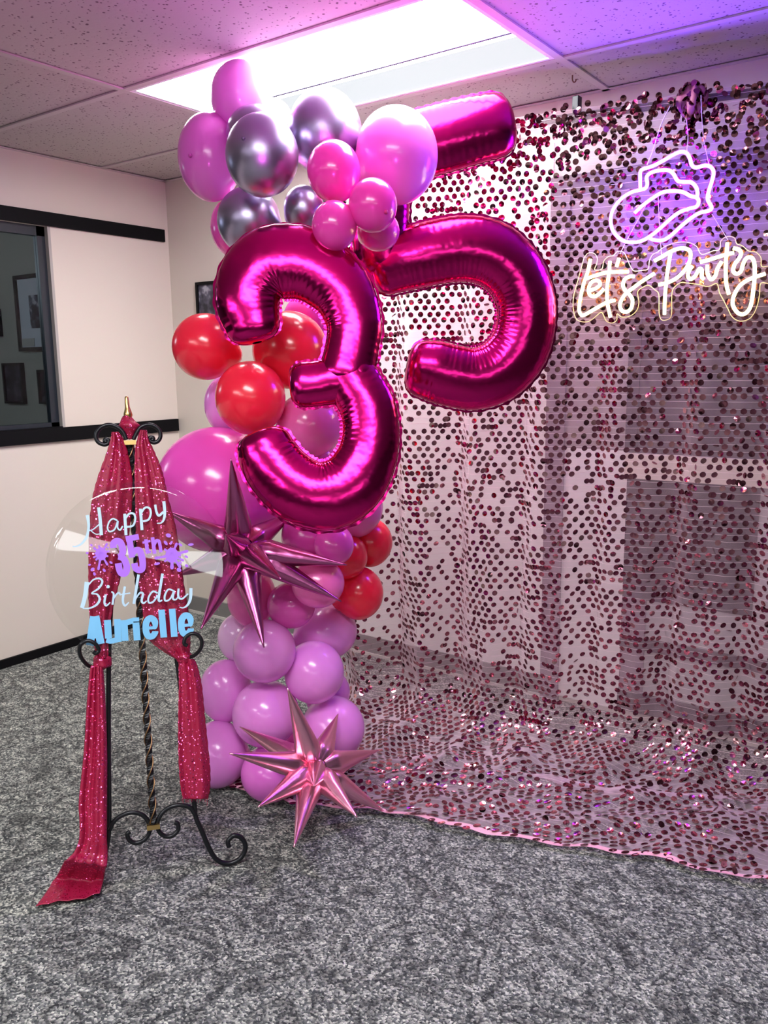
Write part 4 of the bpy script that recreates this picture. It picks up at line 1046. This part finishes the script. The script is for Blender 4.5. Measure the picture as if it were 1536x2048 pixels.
l3 = [([(1003,545),(1030,852)], 72)]; l4 = [([(1120,534),(1145,842)], 72)]
word('letter', M['vinyl_sky'], [A3, u3, r3, i3, e3(0, 0), l3, l4, e3(388, -34)], S6, 140, 1120)

# ------------------------------------------------------------------ neon signs hung in front of the curtain
ON = np.array([-0.9, yplane(-0.9) - 0.058, 1.5]); NN = np.array([0.18, -1.0, 0.0]); NN /= np.linalg.norm(NN)
def pn(x, y, off=0.0): return at_pl(x, y, ON + NN * off, NN)
def neon(name, strokes, s, ox, oy, parent, core, rim, r):
    for pts in strokes:
        Q = catmull(np.array([(ox + p[0] / s, oy + p[1] / s) for p in pts]), 9) if len(pts) > 2 else np.array([(ox + p[0] / s, oy + p[1] / s) for p in pts])
        mb = MB(); mb.tube([pn(x, y, 0.006) for x, y in Q], r, 10); o = mb.build(name, core, parent, True)
        mb = MB(); mb.tube([pn(x, y, 0.001) for x, y in Q], r * 1.22, 10); mb.build('tube_base', rim, o, True)
hat = empty('neon_hat', tuple(pn(1320, 400)), 'purple glowing neon cowboy hat outline hung on the sequin curtain', 'neon sign', 'neon signs on the curtain')
neon('neon_tube', [
    [(500,590),(498,480),(500,385),(530,345),(640,310),(760,250),(880,180),(970,142),(1040,150),(1082,210),(1110,298),(1160,325),(1260,302),(1330,318),(1366,385),(1342,500),(1310,600),(1296,700),(1342,795),(1310,835),(1200,862),(1090,930),(980,1020),(860,1130),(760,1185),(660,1180),(590,1150)],
    [(500,590),(560,570),(582,520),(575,440),(620,390),(720,360),(830,358),(890,400),(940,480),(1010,496),(1100,500),(1160,560),(1176,630),(1165,680)],
    [(430,865),(520,780),(640,690),(760,620),(880,602),(1000,615),(1090,660),(1165,682),(1190,725),(1165,785),(1080,810),(970,850),(870,920),(760,1020),(640,1120),(520,1190),(400,1210),(280,1180),(182,1080),(150,950),(180,820),(270,700),(390,620),(500,590)],
], 5.908, 1196, 280, hat, M['neon_purple'], M['neon_purple_rim'], 0.0046)
txt = empty('neon_lettering', tuple(pn(1335, 570)), 'warm white neon script on clear acrylic below the neon hat', 'neon sign', 'neon signs on the curtain')
N1 = (7.68, 1136, 460); N2_ = (6.982, 1316, 460)
neon('neon_tube', [
    [(345,445),(300,650),(240,830),(190,1050),(170,1220),(200,1300),(250,1305),(400,1220),(600,1110),(725,1080)],
    [(290,745),(450,690),(620,650),(930,640)], [(645,480),(630,650),(600,900),(604,1100),(650,1340)],
    [(350,925),(430,895),(490,840),(470,785),(400,780),(340,830),(315,920),(340,1000),(410,1018),(480,980),(550,905)],
    [(785,430),(745,565)],
    [(1020,715),(950,715),(870,760),(845,850),(880,930),(950,1000),(990,1080),(970,1200),(900,1258),(830,1240),(795,1160),(830,1060),(900,965),(1000,890),(1150,780),(1330,665)],
], *N1, txt, M['neon_warm'], M['neon_warm_rim'], 0.0044)
neon('neon_tube', [
    [(-52,433),(60,370),(200,290),(330,255),(430,280),(455,360),(420,490),(330,610),(230,690),(120,738),(7,764)],
    [(178,300),(130,600),(100,900),(90,1180)],
    [(480,500),(430,580),(420,650),(460,685),(520,640),(575,545),(610,560),(612,650),(640,690)],
    [(690,490),(690,600),(740,690),(800,640),(830,540),(890,440)],
    [(590,450),(750,405),(950,342),(1060,318)],
    [(1050,255),(1120,270),(1160,320),(1130,400),(1070,480),(1050,570),(1100,612),(1160,570),(1190,470),(1240,390),(1310,390),(1345,470),(1350,620),(1330,850),(1290,1070),(1210,1170),(1120,1160),(1050,1060),(1050,950),(1110,820),(1200,730),(1320,670),(1500,610)],
    [(970,175),(950,400),(945,600),(955,760),(990,900)],
], *N2_, txt, M['neon_warm'], M['neon_warm_rim'], 0.0044)
cont = crop([(245,430),(310,355),(400,360),(450,430),(440,520),(410,610),(520,600),(550,480),(620,410),(700,390),(760,330),(850,340),(900,420),(960,560),(1020,630),(1130,620),(1230,600),(1250,480),(1300,380),(1400,330)], *N1) + \
       crop([(0,300),(120,220),(290,170),(430,175),(540,230),(610,340),(770,290),(860,270),(880,150),(970,90),(1070,110),(1100,190),(1180,220),(1270,295),(1370,310),(1440,390),(1450,510),(1560,520),(1580,740),(1440,740),(1420,900),(1380,1080),(1290,1230),(1150,1275),(1040,1220),(980,1110),(920,990),(860,880),(820,750),(700,790),(550,760),(400,740),(320,735),(230,800),(195,900),(190,1180),(140,1250),(50,1255),(15,1150),(10,900)], *N2_) + \
       crop([(1330,920),(1240,850),(1150,880),(1070,950),(1090,1100),(1060,1230),(960,1320),(830,1340),(755,1290),(750,1380),(680,1430),(590,1400),(540,1300),(500,1270),(350,1390),(250,1415),(130,1370),(80,1200),(90,1000),(150,780)], *N1)
cc_ = catmull(np.array(cont + [cont[0]]), 4)[:-1]
bm = bmesh.new(); vs_ = [bm.verts.new(tuple(pn(x, y, -0.006))) for x, y in cc_]; f_ = bm.faces.new(vs_)
bmesh.ops.triangulate(bm, faces=[f_])
me = bpy.data.meshes.new('acrylic_backing'); bm.to_mesh(me); bm.free(); me.materials.append(M['sign_acrylic'])
ab = bpy.data.objects.new('acrylic_backing', me); COL.objects.link(ab); ab.parent = txt; ab.matrix_parent_inverse = Matrix.Translation(txt.location).inverted()
d = ab.modifiers.new('thick', 'SOLIDIFY'); d.thickness = 0.004
mb = MB(); rp = [pn(x, y, -0.005) for x, y in cc_]; mb.tube(rp + [rp[0]], 0.0013, 6); mb.build('acrylic_rim', M['acrylic_edge'], ab, True)
# cords
def cord(label, pts, r=0.0011, par=None, name='hanging_cord'):
    P = catmull([pn(x, y, o) for x, y, o in pts], 10) if len(pts) > 2 else [pn(x, y, o) for x, y, o in pts]
    mb = MB(); mb.tube(P, r, 6); return mb.build(name, M['cord'], par, True)
cord('', [(1340,212,0.0),(1322,250,0.0),(1306,300,0.0),(1294,330,0.004)], 0.0016, hat)
cord('', [(1402,190,0.03),(1404,240,0.01),(1408,280,0.0),(1418,330,0.004)], 0.0011, hat)
cord('', [(1372,235,0.03),(1376,270,0.01),(1374,305,0.004)], 0.0011, hat)
cord('', [(1316,388,0.0),(1320,470,-0.002),(1323,510,0.0)], 0.0010, txt)
cord('', [(1300,395,0.0),(1254,480,0.0),(1240,508,0.0)], 0.0010, txt)
cord('', [(1424,428,0.0),(1450,470,0.0),(1456,480,0.0)], 0.0010, txt)

# little hook left in the ceiling tile
hkp = at_z(1145, 152, ZC + 0.005)
mb = MB(); mb.tube(catmull([hkp + np.array(q) for q in [(0, 0, 0.004), (0, 0, -0.010), (0.004, 0, -0.018), (0.010, 0, -0.018), (0.012, 0, -0.011)]], 5), 0.0022, 8)
tag(mb.build('ceiling_hook', mat('brown_metal', (0.16, 0.07, 0.05), 0.5), None, True), 'small brown hook stuck in the ceiling tile above the curtain', 'hook')
